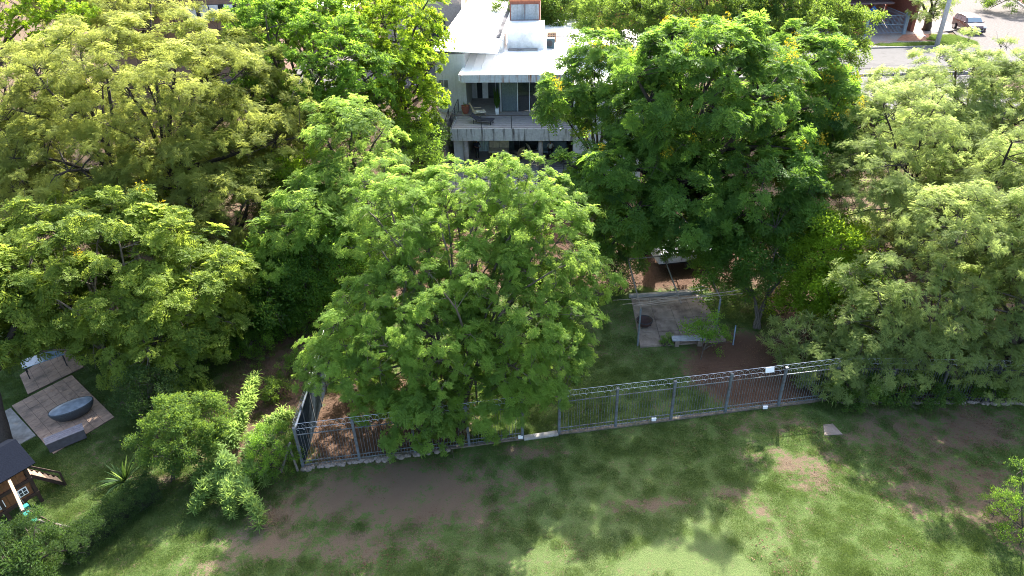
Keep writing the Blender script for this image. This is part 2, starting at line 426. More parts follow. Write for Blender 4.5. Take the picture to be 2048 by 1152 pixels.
    part('trunk', mb, bark, root, sm=True); part('branches', tw, bark, root, kind='stuff')
    return root

# ------------------------------------------------------------------ ground
def blob(x, y, cx, cy, rx, ry, soft=.5):
    d = math.hypot((x-cx)/rx, (y-cy)/ry); return 1-smooth(1-soft, 1+soft, d)
BARE = [(on(820, 985), 5.2, 1.7, .95), (on(700, 960), 2.5, 1.0, .7), (on(780, 1100), 2.2, 1.0, .75), (on(1060, 905), 1.6, .5, .8), (on(1030, 960), 1.0, 1.2, .55),
        (on(1560, 850), 2.4, .8, .75), (on(1540, 920), 3.0, .9, .62), (on(1640, 960), 2.4, .8, .45), (on(1880, 855), 5.2, 1.4, .88), (on(1850, 960), 2.8, 1.2, .6), (on(1990, 1000), 3.0, 2.0, .7),
        (on(620, 1090), 3.6, .8, .9), (on(470, 1130), 3.0, .6, .75), (on(560, 1020), 1.1, 1.0, .9), (on(330, 960), 2.2, .5, .7), (on(1460, 990), 1.4, .9, .55), (on(1290, 1010), 2.2, .4, .5), (on(1560, 1010), 2.0, .5, .45)]
def zones(x, y):
    n1 = noise.noise(Vector((x*.45, y*.45, 0))); n2 = noise.noise(Vector((x*1.7, y*1.7, 5))); n = .6*n1+.5*n2
    b = .20+.35*n
    for c, rx, ry, k in BARE: b = max(b, .80*k*blob(x, y, c.x, c.y, rx*1.1, ry*1.2, .8)+.75*n*blob(x, y, c.x, c.y, rx*1.6, ry*1.7, .8))
    red = 0
    fy = 21.69+(x+9.23)*.148
    if x < -9.8:                                   # gully and the garden on the left
        t = blob(x, y, -12.6, 27.5, 2.6, 6.5, .35); b = max(b, t*(.85+.5*n)); red = t*.75
        u = smooth(-17.5, -15, x)*smooth(30, 34, y); b = max(b, u*.8); red = max(red, u*.6)
        if y > 31: b = max(b, .75*smooth(31, 35, y)); red = max(red, .5)
    elif y > fy and x < 14.8:
        t = blob(x, y, -6, 24.6, 4.2, 3.6, .3); b = max(b, .95*t); red = max(red, .9*t)
        t = blob(x, y, 12.2, 27.6, 3.6, 3.4, .3); b = max(b, .95*t+.3*n*t); red = max(red, t)
        t = smooth(34.5, 36.5, y+n*2); b = max(b, .95*t); red = max(red, t)
        b = max(b, .35*blob(x, y, 5.5, 31, 2.6, 3.5)+.3*n)
    elif x >= 14.8 and y > 25.1: b = max(b, .8+.3*n); red = .65
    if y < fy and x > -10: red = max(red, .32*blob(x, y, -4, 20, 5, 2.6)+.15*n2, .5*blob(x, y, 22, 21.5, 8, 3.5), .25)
    # putting green
    d = math.hypot(x-PG[0], y-PG[1]); g = 1-smooth(PGR-.12, PGR+.12, d)
    ring = smooth(PGR+.1, PGR+.3, d)*(1-smooth(PGR+1.1, PGR+1.5, d))
    b = b*(1-g)*(1-.5*ring)+g*max(0, .12+.25*n2)
    lush_lit = g*.72 + .25*ring - .35*smooth(PGR+.05, PGR+.15, d)*(1-smooth(PGR+.35, PGR+.6, d))
    bright = max(blob(x, y, 4.5, 17, 6.5, 4.5, .5)*.55, blob(x, y, 5, 28, 4, 6, .4)*.35)  # paler turf; the patch behind the fence paints in sun dapples
    return max(0, min(1, b)), max(0, min(1, red)), max(0, min(1, (lush_lit+bright*.8 if g < .5 else lush_lit)+.22*n2))
_p = gp(1400, 1240); PG = (_p.x, _p.y); PGR = 3.35
xs = np.concatenate([[-500, -300, -180, -120, -90, -70, -55, -45, -38], np.arange(-32, 32.01, .28), [34, 36, 38, 40, 43, 46, 50, 55, 60, 66, 75, 90, 120, 180, 300, 500]])
ys = np.concatenate([[-200, -80, -20, 0, 6, 9], np.arange(11, 44, .28), np.arange(44, 72, 1.), [75, 80, 90, 110, 150, 220, 400, 800]])
V = []; A = [[], [], []]
for y in ys:
    for x in xs:
        V.append((x, y, gz(x, y))); q = zones(x, y) if (abs(x) < 34 and 9 < y < 46) else (.75, .6, .2)
        for i in range(3): A[i].append(q[i])
nx = len(xs); F_ = [(j*nx+i, j*nx+i+1, (j+1)*nx+i+1, (j+1)*nx+i) for j in range(len(ys)-1) for i in range(nx-1)]
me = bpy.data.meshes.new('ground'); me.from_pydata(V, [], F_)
for nm, arr in zip(('bare', 'red', 'lush_lit'), A):
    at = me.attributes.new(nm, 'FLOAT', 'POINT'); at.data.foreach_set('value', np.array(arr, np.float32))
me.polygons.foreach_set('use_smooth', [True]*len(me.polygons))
m, n, l, b = newmat('turf_and_soil')
def att(nm):
    a = n.new('ShaderNodeAttribute'); a.attribute_name = nm; return a.outputs['Fac']
tc = n.new('ShaderNodeTexCoord')
def nzz(scale, det=5, ro=.6):
    q = n.new('ShaderNodeTexNoise'); q.inputs['Scale'].default_value = scale; q.inputs['Detail'].default_value = det; q.inputs['Roughness'].default_value = ro
    l.new(tc.outputs['Object'], q.inputs['Vector']); return q.outputs[0]
def mth(op, a, b_, clamp=False):
    q = n.new('ShaderNodeMath'); q.operation = op; q.use_clamp = clamp
    for i, v in ((0, a), (1, b_)):
        if isinstance(v, (int, float)): q.inputs[i].default_value = v
        else: l.new(v, q.inputs[i])
    return q.outputs[0]
def mixc(f, a, b_):
    q = n.new('ShaderNodeMixRGB')
    for i, v in ((0, f), (1, a), (2, b_)):
        if isinstance(v, tuple): q.inputs[i].default_value = (*v, 1)
        elif isinstance(v, (int, float)): q.inputs[i].default_value = v
        else: l.new(v, q.inputs[i])
    return q.outputs[0]
fine = nzz(9, 8, .75); med = nzz(2.2, 6, .65); vfine = nzz(38, 4, .7)
gr = mixc(mth('MULTIPLY_ADD', med, 1.0), (.034, .070, .016), (.068, .108, .027))
gr = mixc(mth('MULTIPLY', att('lush_lit'), .9, True), gr, (.120, .158, .058))
gr = mixc(mth('MULTIPLY', mth('SUBTRACT', fine, .48, True), 2.4, True), gr, (.125, .125, .055))
spk = nzz(30, 3, .8)
gr = mixc(mth('MULTIPLY', mth('SUBTRACT', spk, .5, True), 3.2, True), gr, (.018, .040, .010))
gr = mixc(mth('MULTIPLY', mth('SUBTRACT', mth('SUBTRACT', 1.0, spk), .56, True), 2.5, True), gr, (.165, .175, .085))
so = mixc(att('red'), (.140, .108, .072), (.085, .047, .032))
so = mixc(mth('MULTIPLY', mth('SUBTRACT', vfine, .42, True), 2.2, True), so, (.125, .085, .058))
fac = mth('ADD', att('bare'), mth('ADD', mth('MULTIPLY', mth('SUBTRACT', fine, .5), 1.5), mth('MULTIPLY', mth('SUBTRACT', nzz(3.4, 9, .8), .5), 2.6)))
fac = mth('MULTIPLY', mth('SUBTRACT', fac, .40, True), 4.5, True)
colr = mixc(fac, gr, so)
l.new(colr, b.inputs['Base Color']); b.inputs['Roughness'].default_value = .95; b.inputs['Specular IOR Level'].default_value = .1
bp = n.new('ShaderNodeBump'); bp.inputs['Strength'].default_value = .9; bp.inputs['Distance'].default_value = .05
l.new(mth('ADD', vfine, fine), bp.inputs['Height']); l.new(bp.outputs[0], b.inputs['Normal'])
me.materials.append(m)
tag(bpy.data.objects.new('ground', me), kind='structure'); COL.objects.link(bpy.data.objects['ground'])

# palette
WHITE = mat('white_paint', (.80, .80, .78), .6, var=.05, dirt=(.55, .55, .52), dscale=.8)
WALLG = mat('grey_render', (.50, .51, .51), .85, var=.08, streak=.6, scol=(.34, .34, .33))
CONC = mat('concrete', (.20, .160, .130), .9, var=.3, scale=2.2, dirt=(.085, .062, .048))
CONCL = mat('concrete_light', (.30, .28, .25), .9, var=.2, scale=3, dirt=(.17, .15, .13))
STAIN = mat('stained_concrete', (.40, .41, .39), .9, var=.15, streak=1.0, scol=(.055, .05, .045))
RUST = mat('rusty_fascia', (.46, .49, .49), .7, var=.12, streak=.9, scol=(.27, .12, .055))
DECK = mat('deck_tile', (.30, .28, .26), .7, var=.15, scale=4)
GREYM = mat('grey_steel', (.12, .14, .155), .6, metal=.2, var=.25, scale=8, dirt=(.075, .06, .05), dscale=2.5)
GALV = mat('galvanised', (.42, .44, .45), .4, metal=.6, var=.25, scale=20)
DARKM = mat('dark_metal', (.03, .03, .035), .5, metal=.3)
BLACKI = mat('dark_interior', (.035, .038, .04), .9)
INTW = mat('interior_wall', (.30, .31, .31), .9)
GLASS = glassmat('dark_glass', (.02, .035, .04))
CURT = mat('curtain', (.60, .74, .76), .9, var=.1)
WOODB = mat('brown_boards', (.15, .062, .025), .7, var=.3, scale=9)
WOODD = mat('dark_stained_timber', (.035, .020, .014), .8, var=.3)
WOODL = mat('pale_timber', (.30, .21, .14), .8, var=.25, scale=10)
WOODG = mat('weathered_timber', (.17, .15, .125), .9, var=.3, scale=12)
TANT = mat('tan_tile', (.37, .245, .17), .8, var=.16, scale=5, dirt=(.17, .12, .09))
TERR = mat('terracotta', (.30, .10, .06), .8)
BRICK = mat('brick_orange', (.38, .13, .065), .85, var=.2)
BRICKD = mat('brick_dark', (.20, .075, .05), .85, var=.2)
BLUEG = mat('blue_grey_paint', (.17, .23, .29), .6)
PLASTICB = mat('dark_wicker', (.035, .037, .045), .6, scale=40, bump=.6)
WICK = mat('wicker', (.42, .33, .20), .8, scale=40, bump=.6)
CUSH = mat('cream_cushion', (.66, .60, .48), .9)
BROWNW = mat('brown_render', (.25, .155, .115), .9, var=.1)
STONE = mat('rubble_stone', (.19, .16, .135), .95, var=.35, scale=8, bump=.8)
def slab(name, poly, z0, z1, m, label=None, cat=None, kind=None, bevel=0):
    mb = MB().prism(poly, z0, z1); o = part(name, mb, m, org=(poly[0][0], poly[0][1], z1), bevel=bevel)
    return tag(o, label, cat, None, kind)

# grass and litter on the ground (nobody could count it)
def scatter(name, key, n, box, test, sc=(.8, 1.3), lift=0, tint=(.5, .2), seed=0):
    rg = np.random.default_rng(seed+11); P = []; T = []
    for _ in range(n*6):
        x = rg.uniform(box[0], box[1]); y = rg.uniform(box[2], box[3]); t = test(x, y)
        if t > rg.random(): P.append((x, y, gz(x, y)+lift)); T.append(rg.normal(*tint))
        if len(P) >= n: break
    P = np.array(P); k = len(P)
    return foliage(name, key, P, np.tile([0, 0, 1.], (k, 1))+rg.normal(0, .03, (k, 3)), rg.uniform(*sc, k), np.clip(np.array(T), 0, 1))
def on_slab(x, y):
    if 6.6 < x < 11.6 and 29.4 < y < 35.4: return True
    if -25.9 < x < -19 and 22.8 < y < 31.6:
        for q in PATS:
            s = [((q[(i+1) % 4][0]-q[i][0])*(y-q[i][1])-(q[(i+1) % 4][1]-q[i][1])*(x-q[i][0])) for i in range(4)]
            if all(v <= .02 for v in s) or all(v >= -.02 for v in s): return True
    return y > 44
PA = [on(24, 813), on(144, 751), on(229, 835), on(107, 909)]
PB = [on(40, 752), on(130, 690), on(168, 735), on(56, 790)]
PW = [on(22, 817), on(72, 872), on(20, 900), on(-40, 850)]
PATS = [[(p.x, p.y) for p in q] for q in (PA, PB, PW)]
def t_grass(x, y):
    if on_slab(x, y) or math.hypot(x-PG[0], y-PG[1]) < PGR: return 0
    z = zones(x, y); return max(0, 1-z[0]*1.6)*(.6 if z[2] > .35 else 1)
scatter('grass', 'grass', 9000, (-27, 28, 12.5, 37), t_grass, (.5, 1.2), tint=(.5, .3))
def t_weed(x, y):
    fy = 21.69+(x+9.23)*.148
    k = blob(x, y, -13.5, 27.5, 3.4, 7, .3)*.9+.06*(y < fy)*(x > -11)*(noise.noise(Vector((x*.8, y*.8, 9))) > .18)+.5*(x > 14)*(y > 24)+.9*(x < -9)*(x > -13)*(y < 24)*(y > 18)
    return min(1, k)*(not on_slab(x, y))*max(0, 1-zones(x, y)[0]*.8)
scatter('weeds', 'weed', 900, (-19, 26, 15, 35), t_weed, (.35, .9), tint=(.6, .2), seed=2)
scatter('straw', 'straw', 330, (-18, 26, 15, 35), lambda x, y: min(1, .8*blob(x, y, -12.2, 28, 2.4, 5)+.5*blob(x, y, -10.8, 19.5, 1.5, 2)+.15*(x > 13)*(y > 20)), (.4, .9), seed=3)
scatter('fallen_leaves', 'litter', 170, (-9, 26, 13, 24), lambda x, y: .5, (.25, .6), lift=.04, tint=(.8, .2), seed=9)
scatter('leaf_litter', 'litter', 1500, (-17, 26, 13, 42), lambda x, y: zones(x, y)[0]*(.95 if zones(x, y)[1] > .4 else .12)*(not on_slab(x, y)), (.7, 1.4), seed=4)

# ------------------------------------------------------------------ steel fence with razor wire along the golf course
BARM = None
def razor(mb, pts, r=.19, pitch=.27, lift=0):
    for a, b in zip(pts[:-1], pts[1:]):
        a = Vector(a); b = Vector(b); L = (b-a).length; d = (b-a)/L; s = d.cross(Vector((0, 0, 1))).normalized()
        n = int(L/pitch)
        for k in range(n):                          # open loops hanging between the two line wires
            c = a+d*(k+.5)*L/n+Vector((0, 0, lift+random.uniform(-.015, .015))); sk = random.uniform(-.15, .15)
            P = [c+d*(math.cos(q)*r*.42+sk*.05)+Vector((0, 0, 1))*math.sin(q)*r+s*math.sin(q+.6)*r*.3 for q in [-.3+.65*j for j in range(9)]]
            mb.tube(P, .008, 3, False)
        for h in (-.06, .22): mb.tube([a+Vector((0, 0, lift+h)), (a+b)/2+Vector((0, 0, lift+h-.02)), b+Vector((0, 0, lift+h))], .009, 3, False)
def fence(name, pts, nsec, label, H=2.05, base=.14, step=.125, wire=True, post_m=None, basem=None):
    a0 = Vector((*pts[0], gz(*pts[0]))); root = thing(name, a0, label, 'fence'); post_m = post_m or GREYM
    rails = MB(); bars = 0
    proto = None
    for (pa, pb, ns) in zip(pts[:-1], pts[1:], nsec):
        A = Vector((*pa, 0)); B = Vector((*pb, 0)); d = (B-A).normalized(); rz = math.atan2(d.y, d.x); L = (B-A).length
        if basem:
            for k in range(ns):
                p = A.lerp(B, (k+.5)/ns); part('plinth', MB().box((p.x, p.y, gz(p.x, p.y)+base/2-.10), (L/ns-.006, .15, base+.2), rz), basem, root)
        for k in range(ns+1):
            if k == ns and pb != pts[-1]: continue
            p = A.lerp(B, k/ns); g = gz(p.x, p.y)
            if proto is None:
                pm = MB().box((p.x, p.y, g+H/2+.12), (.11, .11, H+.24), rz).box((p.x, p.y, g+H+.246), (.13, .13, .012), rz)
                proto = part('post', pm, post_m, root, org=p+Vector((0, 0, g)))
            else: rep('post', proto, p+Vector((0, 0, g)), root).rotation_euler = (random.gauss(0, .010), random.gauss(0, .010), 0)
        for h, nm in ((base+.10, 'rail'), (base+.30, 'rail'), (H-.16, 'rail')):
            for k in range(ns):
                p = A.lerp(B, (k+.5)/ns); g = (gz(*A.lerp(B, k/ns).xy)+gz(*A.lerp(B, (k+1)/ns).xy))/2
                part('rail', MB().box((p.x, p.y, g+h), (L/ns-.12, .03, .035), rz), post_m, root)
        n = int(L/step)
        for k in range(n):
            p = A.lerp(B, (k+.5)/n); g = gz(p.x, p.y)
            if min(abs((k+.5)/n*ns-j) for j in range(ns+1))*L/ns < .07: continue
            global BARM
            if BARM is None:
                bo = part('bar', MB().box((p.x, p.y, g+base+(H-base)/2), (.014, .014, H-base), rz), post_m, root, org=(p.x, p.y, g)); BARM = bo
            else: rep('bar', BARM, (p.x, p.y, g), root).rotation_euler = (random.gauss(0, .008), random.gauss(0, .010), 0)
    if wire:
        mb = MB(); razor(mb, [Vector((*p, gz(*p)+H+.22)) for p in pts]); part('razor_wire', mb, GALV, root, kind='stuff')
    return root
FP = lambda px, py: tuple(on(px, py).xy)
fA = FP(607, 935); fB = FP(1045, 878); fC = FP(1118, 868); fD = FP(1660, 800); fE = FP(2060, 806)
fence('steel_fence', [fA, fB], [4], 'grey steel bar fence under the big feathery tree, left of the gap', basem=mat('muddy_concrete', (.14, .11, .09), .95, var=.3, scale=4, dirt=(.06, .07, .03), dscale=3), base=.07)
fence('steel_fence', [fC, fD], [5], 'steel bar fence with blue grey posts and razor wire before the lawn', basem=mat('muddy_concrete', (.14, .11, .09), .95, var=.3, scale=4, dirt=(.06, .07, .03), dscale=3), base=.07)
fE2 = FP(2180, 808)
fence('steel_fence', [(fD[0]+.25, fD[1]), fE2], [5], 'dark bar fence on a stone footing in the shade of the right hand trees', basem=None, post_m=mat('old_fence_paint', (.05, .05, .055), .6))
p = Vector(fB).lerp(Vector(fC), .5); rz = math.atan2(fC[1]-fB[1], fC[0]-fB[0])
o = part('concrete_kerb', MB().box((p.x, p.y, .02), ((Vector(fC)-Vector(fB)).length-.12, .26, .16), rz), CONCL, org=(p.x, p.y, 0), bevel=.01)
tag(o, 'bare pale concrete kerb in the gap between the two fences', 'kerb')
# side fence: grey sheet panels going back from the corner
sB = FP(664, 742)
root = thing('panel_fence', (fA[0], fA[1], 0), 'blue grey sheet panel fence with razor wire running back from the corner post', 'fence')
A = Vector((*fA, 0)); B = Vector((*sB, 0)); d = (B-A).normalized(); rz = math.atan2(d.y, d.x); L = (B-A).length
for k in range(5):
    a = A+d*(.1+L*k/5); b = A+d*(L*(k+1)/5-.04); c = (a+b)/2
    part('sheet_panel', MB().box((c.x, c.y, 1.1), ((b-a).length-.03, .05, 2.0), rz), mat('slate_blue_sheet', (.028, .038, .048), .9, spec=0, bump=0), root)
    part('post', MB().box((b.x, b.y, 1.15), (.09, .09, 2.3), rz), GREYM, root)
mb = MB(); razor(mb, [A+Vector((0, 0, 2.35)), B+Vector((0, 0, 2.35))], r=.2); part('razor_wire', mb, GALV, root, kind='stuff')
part('top_rail', MB().bar(A+Vector((0, 0, 2.14)), B+Vector((0, 0, 2.14)), .06), GALV, root)
# rubble footing stones
def stones(a, b, n, label, w=.16, seed=1):
    rnd = random.Random(seed); a = Vector((*a, 0)); b = Vector((*b, 0)); d = (b-a).normalized(); s = Vector((d.y, -d.x, 0))
    root = thing('stone_footing', a, label, 'footing')
    for k in range(n):
        p = a.lerp(b, (k+rnd.random()*.8)/n)+s*rnd.uniform(.02, .16); r = rnd.uniform(.6, 1.3)*w
        bm = bmesh.new(); bmesh.ops.create_icosphere(bm, subdivisions=1, radius=r)
        for v in bm.verts: v.co *= rnd.uniform(.75, 1.15); v.co.z *= .55
        me = bpy.data.meshes.new('stone'); bm.to_mesh(me); bm.free(); me.materials.append(STONE)
        o = bpy.data.objects.new('stone', me); COL.objects.link(o); o.parent = root; o.location = p-a+Vector((0, 0, gz(p.x, p.y)+.03))
        o.rotation_euler.z = rnd.random()*6
stones(fA, FP(900, 898), 34, 'row of pale rubble stones along the foot of the left fence')
stones((fD[0], fD[1]), fE, 60, 'row of rubble stones along the foot of the shaded right fence', .15, 3)
# small white plates and boxes at the fence
for (px, py, lb) in ((1041, 876, 'small white box at the foot of the fence post left of the gap'), (1306, 842, 'small white box at the foot of the middle fence post'), (1528, 816, 'small white box at the foot of the fence post before the bamboo')):
    c = on(px, py); o = part('junction_box', MB().box((c.x, c.y-.11, .16), (.20, .07, .14)).box((c.x, c.y-.11, .235), (.22, .09, .012)), WHITE, org=(c.x, c.y, 0)); tag(o, lb, 'box', 'white boxes at the fence posts')
c = Vector((*fC, 0)).lerp(Vector((*fD, 0)), .735)
o = part('fence_sign', MB().box((c.x, c.y-.09, 2.36), (.42, .012, .26), rot=Matrix.Rotation(.15, 3, 'Z') @ Matrix.Rotation(-.3, 3, 'X')), WHITE, org=(c.x, c.y, 2.2)); tag(o, 'blank white plate wired into the razor wire above the fence', 'sign')
c = on(1662, 862); root = slab('concrete_lid', [(c.x-.42, c.y-.3), (c.x+.42, c.y-.25), (c.x+.25, c.y+.45), (c.x-.2, c.y+.4)], 0.0, .06, CONC, 'pale concrete inspection lid in the grass below the fence', 'lid', bevel=.01)
# leaning timber props by the corner
for (a, b, lb) in (((560, 945), (580, 885), 'leaning weathered timber prop, left one by the fence corner'), ((596, 942), (577, 888), 'leaning weathered timber prop, right one by the fence corner')):
    g = on(*a); t = gd(b[0], b[1], g.y+.15); o = part('timber_prop', MB().tube([g-Vector((0, 0, .1)), t], [.055, .045], 7), WOODG, org=g); tag(o, lb, 'post')
# plate, and an added orange strip coloured like sunlit dry leaves
c = gd(794, 815, 22.9)
root = thing('lit_dry_leaves', c, 'orange strip put in for sunlit dry leaves above the fence', 'dry leaves')
mb = MB(); P = []
for i in range(9):
    t = i/8; P.append([c+Vector((-.06+.04*math.sin(i*1.9)+sx*.14, .04*math.cos(i*2.3+sx), .33-.66*t)) for sx in (0, 1)])
for i in range(8): mb.add([P[i][0], P[i][1], P[i+1][1], P[i+1][0]], [(0, 1, 2, 3)])
ob = part('cloth_or_leaves', mb, mat('lit_leaf_orange', (.55, .16, .06), .8), root); sd = ob.modifiers.new('thick', 'SOLIDIFY'); sd.thickness = .012
part('plate', MB().box(c+Vector((.16, -.05, -.22)), (.2, .01, .12)), WHITE, root)

# ------------------------------------------------------------------ concrete slab with pole pergola
sl4 = [on(1280, 696), on(1452, 684), on(1402, 590), on(1262, 597)]
root = thing('patio_slab', (sl4[0].x, sl4[0].y, 0), 'stained concrete slab under the pole pergola', 'slab')
nx_, ny_ = 4, 4
q = [Vector((p.x, p.y, 0)) for p in sl4]
def bil(u, v): return q[0].lerp(q[1], u).lerp(q[3].lerp(q[2], u), v)
for i in range(nx_):
    for j in range(ny_):
        e = .002
        P = [bil(i/nx_+e, j/ny_+e), bil((i+1)/nx_-e, j/ny_+e), bil((i+1)/nx_-e, (j+1)/ny_-e), bil(i/nx_+e, (j+1)/ny_-e)]
        part('concrete_panel', MB().prism([(p.x, p.y) for p in P], -.1, .10+.003*((i*3+j) % 3)), CONC, root)
part('curb_beam', MB().box(((q[2]+q[3])/2)+Vector((0, .15, .12)), ((q[2]-q[3]).length+.2, .18, .24), math.atan2((q[2]-q[3]).y, (q[2]-q[3]).x)), CONCL, root)
pg = thing('pole_pergola', (q[0].x, q[0].y, 0), 'rough pole pergola with thin poles laid across, over the concrete slab', 'pergola')
P0 = q[0]+Vector((-.1, .2, 0)); P1 = q[1]+Vector((-.45, .6, 0)); P2 = q[2]+Vector((-.1, 4.7, 0)); P3 = q[3]+Vector((-.1, 4.6, 0)); HT = 2.35
PG_PAINT = mat('post_grey_paint', (.13, .15, .165), .6)
for P, mm in ((P0, PG_PAINT), (P1, PG_PAINT), (P2, WOODG), (P3, WOODG)):
    part('post', MB().tube([P+Vector((0, 0, -.2)), P+Vector((0, 0, HT))], .05, 8), mm, pg)
up = Vector((0, 0, HT+.04))
for a, b in ((P0, P3), ((P0+P1)/2, (P2+P3)/2), (P1, P2)):
    part('beam', MB().tube([a+up, a.lerp(b, .5)+up+Vector((0, 0, -.03)), b+up], .04, 6), WOODG, pg)
for t in (.55, .98): part('beam', MB().tube([P0.lerp(P3, t)+up+Vector((0, 0, .08)), P1.lerp(P2, t)+up+Vector((0, 0, .08))], .035, 6), WOODG, pg)
for k in range(7):
    a = P0+up+Vector((random.uniform(-1.4, .2), random.uniform(-.2, .8), .12+.03*k)); b = P1+up+Vector((random.uniform(-1.3, 1.2), random.uniform(-.4, .9), .12+.03*k))
    part('cane', MB().tube([a, (a+b)/2+rv(.06), b], random.uniform(.008, .016), 5), mat('dry_cane', (.26, .22, .17), .8), pg)
c = on(1288, 655); c.z = .11
root = thing('fire_bowl', c, 'dark rusty round fire bowl on the slab corner', 'fire bowl')
part('bowl', MB().lathe(c, [(.12, .02), (.30, .10), (.42, .28), (.44, .40), (.40, .40), (.36, .28), (.22, .16), (.0, .14)], 20), mat('dark_rust', (.05, .025, .02), .8), root, sm=True)
part('rim', MB().lathe(c, [(.44, .38), (.47, .41), (.44, .44), (.40, .41), (.44, .38)], 20), DARKM, root, sm=True)
for k in range(3):
    a = k*2.09; part('leg', MB().tube([c+Vector((.3*math.cos(a), .3*math.sin(a), .12)), c+Vector((.36*math.cos(a), .36*math.sin(a), 0))], .018, 5), DARKM, root)
c = on(1375, 690)
root = thing('garden_bench', c, 'low grey stone bench at the front edge of the slab', 'bench')
part('seat', MB().box(c+Vector((0, 0, .44)), (1.75, .42, .08), -.02), mat('grey_stone', (.30, .31, .34), .8), root, bevel=.01)
for s_ in (-.6, .6): part('leg', MB().box(c+Vector((s_, 0, .2)), (.22, .30, .40)), CONC, root)
c = on(1432, 668); o = part('metal_stake', MB().tube([on(1466, 690), on(1466, 690)+Vector((.08, .3, 1.05))], .035, 8), BLUEG, org=on(1466, 690)); tag(o, 'short blue grey pipe standing beside the dark bush', 'pipe')

# white car / cloth seen under the trees behind the pergola
c = on(1360, 525)
root = thing('covered_trailer', c, 'pale covered trailer half hidden under the big tree', 'trailer')
part('cover', MB().box(c+Vector((0, 0, .85)), (3.6, 1.7, .7), .15).box(c+Vector((.2, .1, 1.28)), (2.6, 1.4, .16), .15), mat('silver_cover', (.50, .52, .56), .5), root, bevel=.12)
part('chassis', MB().box(c+Vector((0, 0, .42)), (3.3, 1.4, .12), .15), DARKM, root)
for s_ in (-1, 1): part('wheel', MB().tube([c+Vector((.3-.1*s_, s_*.68, .32)), c+Vector((.3-.13*s_, s_*.85, .32))], .31, 14), DARKM, root)

# ------------------------------------------------------------------ patios, tub, bench, table and playhouse at the left
def tiled(name, quad, nu, nv, m, label, z=.06):
    q = [Vector((p.x, p.y, 0)) for p in quad]; root = thing(name, (q[0].x, q[0].y, 0), label, 'patio')
    def bl(u, v): return q[0].lerp(q[1], u).lerp(q[3].lerp(q[2], u), v)
    part('bed', MB().prism([(p.x, p.y) for p in q], -.1, z-.014), mat('grout', (.12, .09, .07), .9), root)
    for i in range(nu):
        for j in range(nv):
            e = .008/((q[1]-q[0]).length/nu)/nu; e2 = .008/((q[3]-q[0]).length/nv)/nv
            P = [bl(i/nu+e, j/nv+e2), bl((i+1)/nu-e, j/nv+e2), bl((i+1)/nu-e, (j+1)/nv-e2), bl(i/nu+e, (j+1)/nv-e2)]
            part('tile', MB().prism([(p.x, p.y) for p in P], z-.02, z+random.uniform(0, .004)), m, root)
    return root
tiled('tiled_patio', PA, 6, 10, TANT, 'tan tiled patio carrying the dark oval tub')
tiled('tiled_patio', PB, 5, 5, TANT, 'smaller tan tiled patio under the yellow green tree, with the glass table')
slab('white_paving', [(p.x, p.y) for p in PW], -.1, .05, CONCL, 'pale blue white paved slab beside the trunk at the left edge', 'paving')
c = on(152, 835); c.z = .08; az = R(38)
root = thing('oval_tub', c, 'dark stone oval tub with a grey cover on the tan patio', 'tub')
part('tub_body', MB().lathe(c, [(.30, 0), (.52, .12), (.66, .38), (.72, .62), (.70, .66), (.64, .62)], 28, sx=1.35, sy=.68, rz=az), mat('dark_stone', (.05, .058, .065), .5, var=.35, scale=30), root, sm=True)
part('cover', MB().lathe(c, [(.68, .655), (.60, .685), (.3, .70), (.0, .70)], 28, sx=1.35, sy=.68, rz=az), mat('grey_cover', (.22, .25, .28), .35, var=.3, scale=4), root, sm=True)
c = on(140, 885); c.z = .08
root = thing('storage_bench', c, 'long grey slatted box bench beside the oval tub', 'bench')
part('box', MB().box(c+Vector((-.05, -.05, .24)), (1.5, .50, .48), az), mat('slate_board', (.10, .095, .105), .7), root)
M = Matrix.Rotation(az, 3, 'Z')
for k in range(4): part('slat', MB().box(c+Vector((-.05, -.05, .50))+M @ Vector((0, -.21+.14*k, 0)), (1.56, .128, .03), az), mat('grey_slat', (.22, .20, .215), .7), root)
c = on(92, 742)
root = thing('glass_table', c, 'glass topped garden table on the smaller patio', 'table'); c.z = .06
part('table_top', MB().box(c+Vector((.05, .1, .74)), (1.9, .9, .03), az), mat('blue_glass', (.20, .27, .32), .1, spec=.8), root)
for sx in (-1, 1):
    for sy in (-1, 1): part('leg', MB().tube([c+Vector((.05, .1, 0))+M @ Vector((sx*.85, sy*.38, 0)), c+Vector((.05, .1, .725))+M @ Vector((sx*.85, sy*.38, 0))], .025, 6), DARKM, root)
for k, (px, py) in enumerate(((102, 735), (70, 715))):
    c2 = on(px, py); c2.z = .06
# wooden chair on the patio
c = on(128, 700); c.z = .06
root = thing('garden_chair', c, 'dark garden chair behind the glass table', 'chair')
part('seat', MB().box(c+Vector((0, 0, .43)), (.5, .5, .05), az), WOODD, root)
part('backrest', MB().box(c+Vector((0, 0, .43))+M @ Vector((0, .25, .25)), (.5, .04, .5), az), WOODD, root)
for sx in (-1, 1):
    for sy in (-1, 1): part('leg', MB().box(c+Vector((0, 0, .2))+M @ Vector((sx*.22, sy*.22, 0)), (.045, .045, .41), az), WOODD, root)

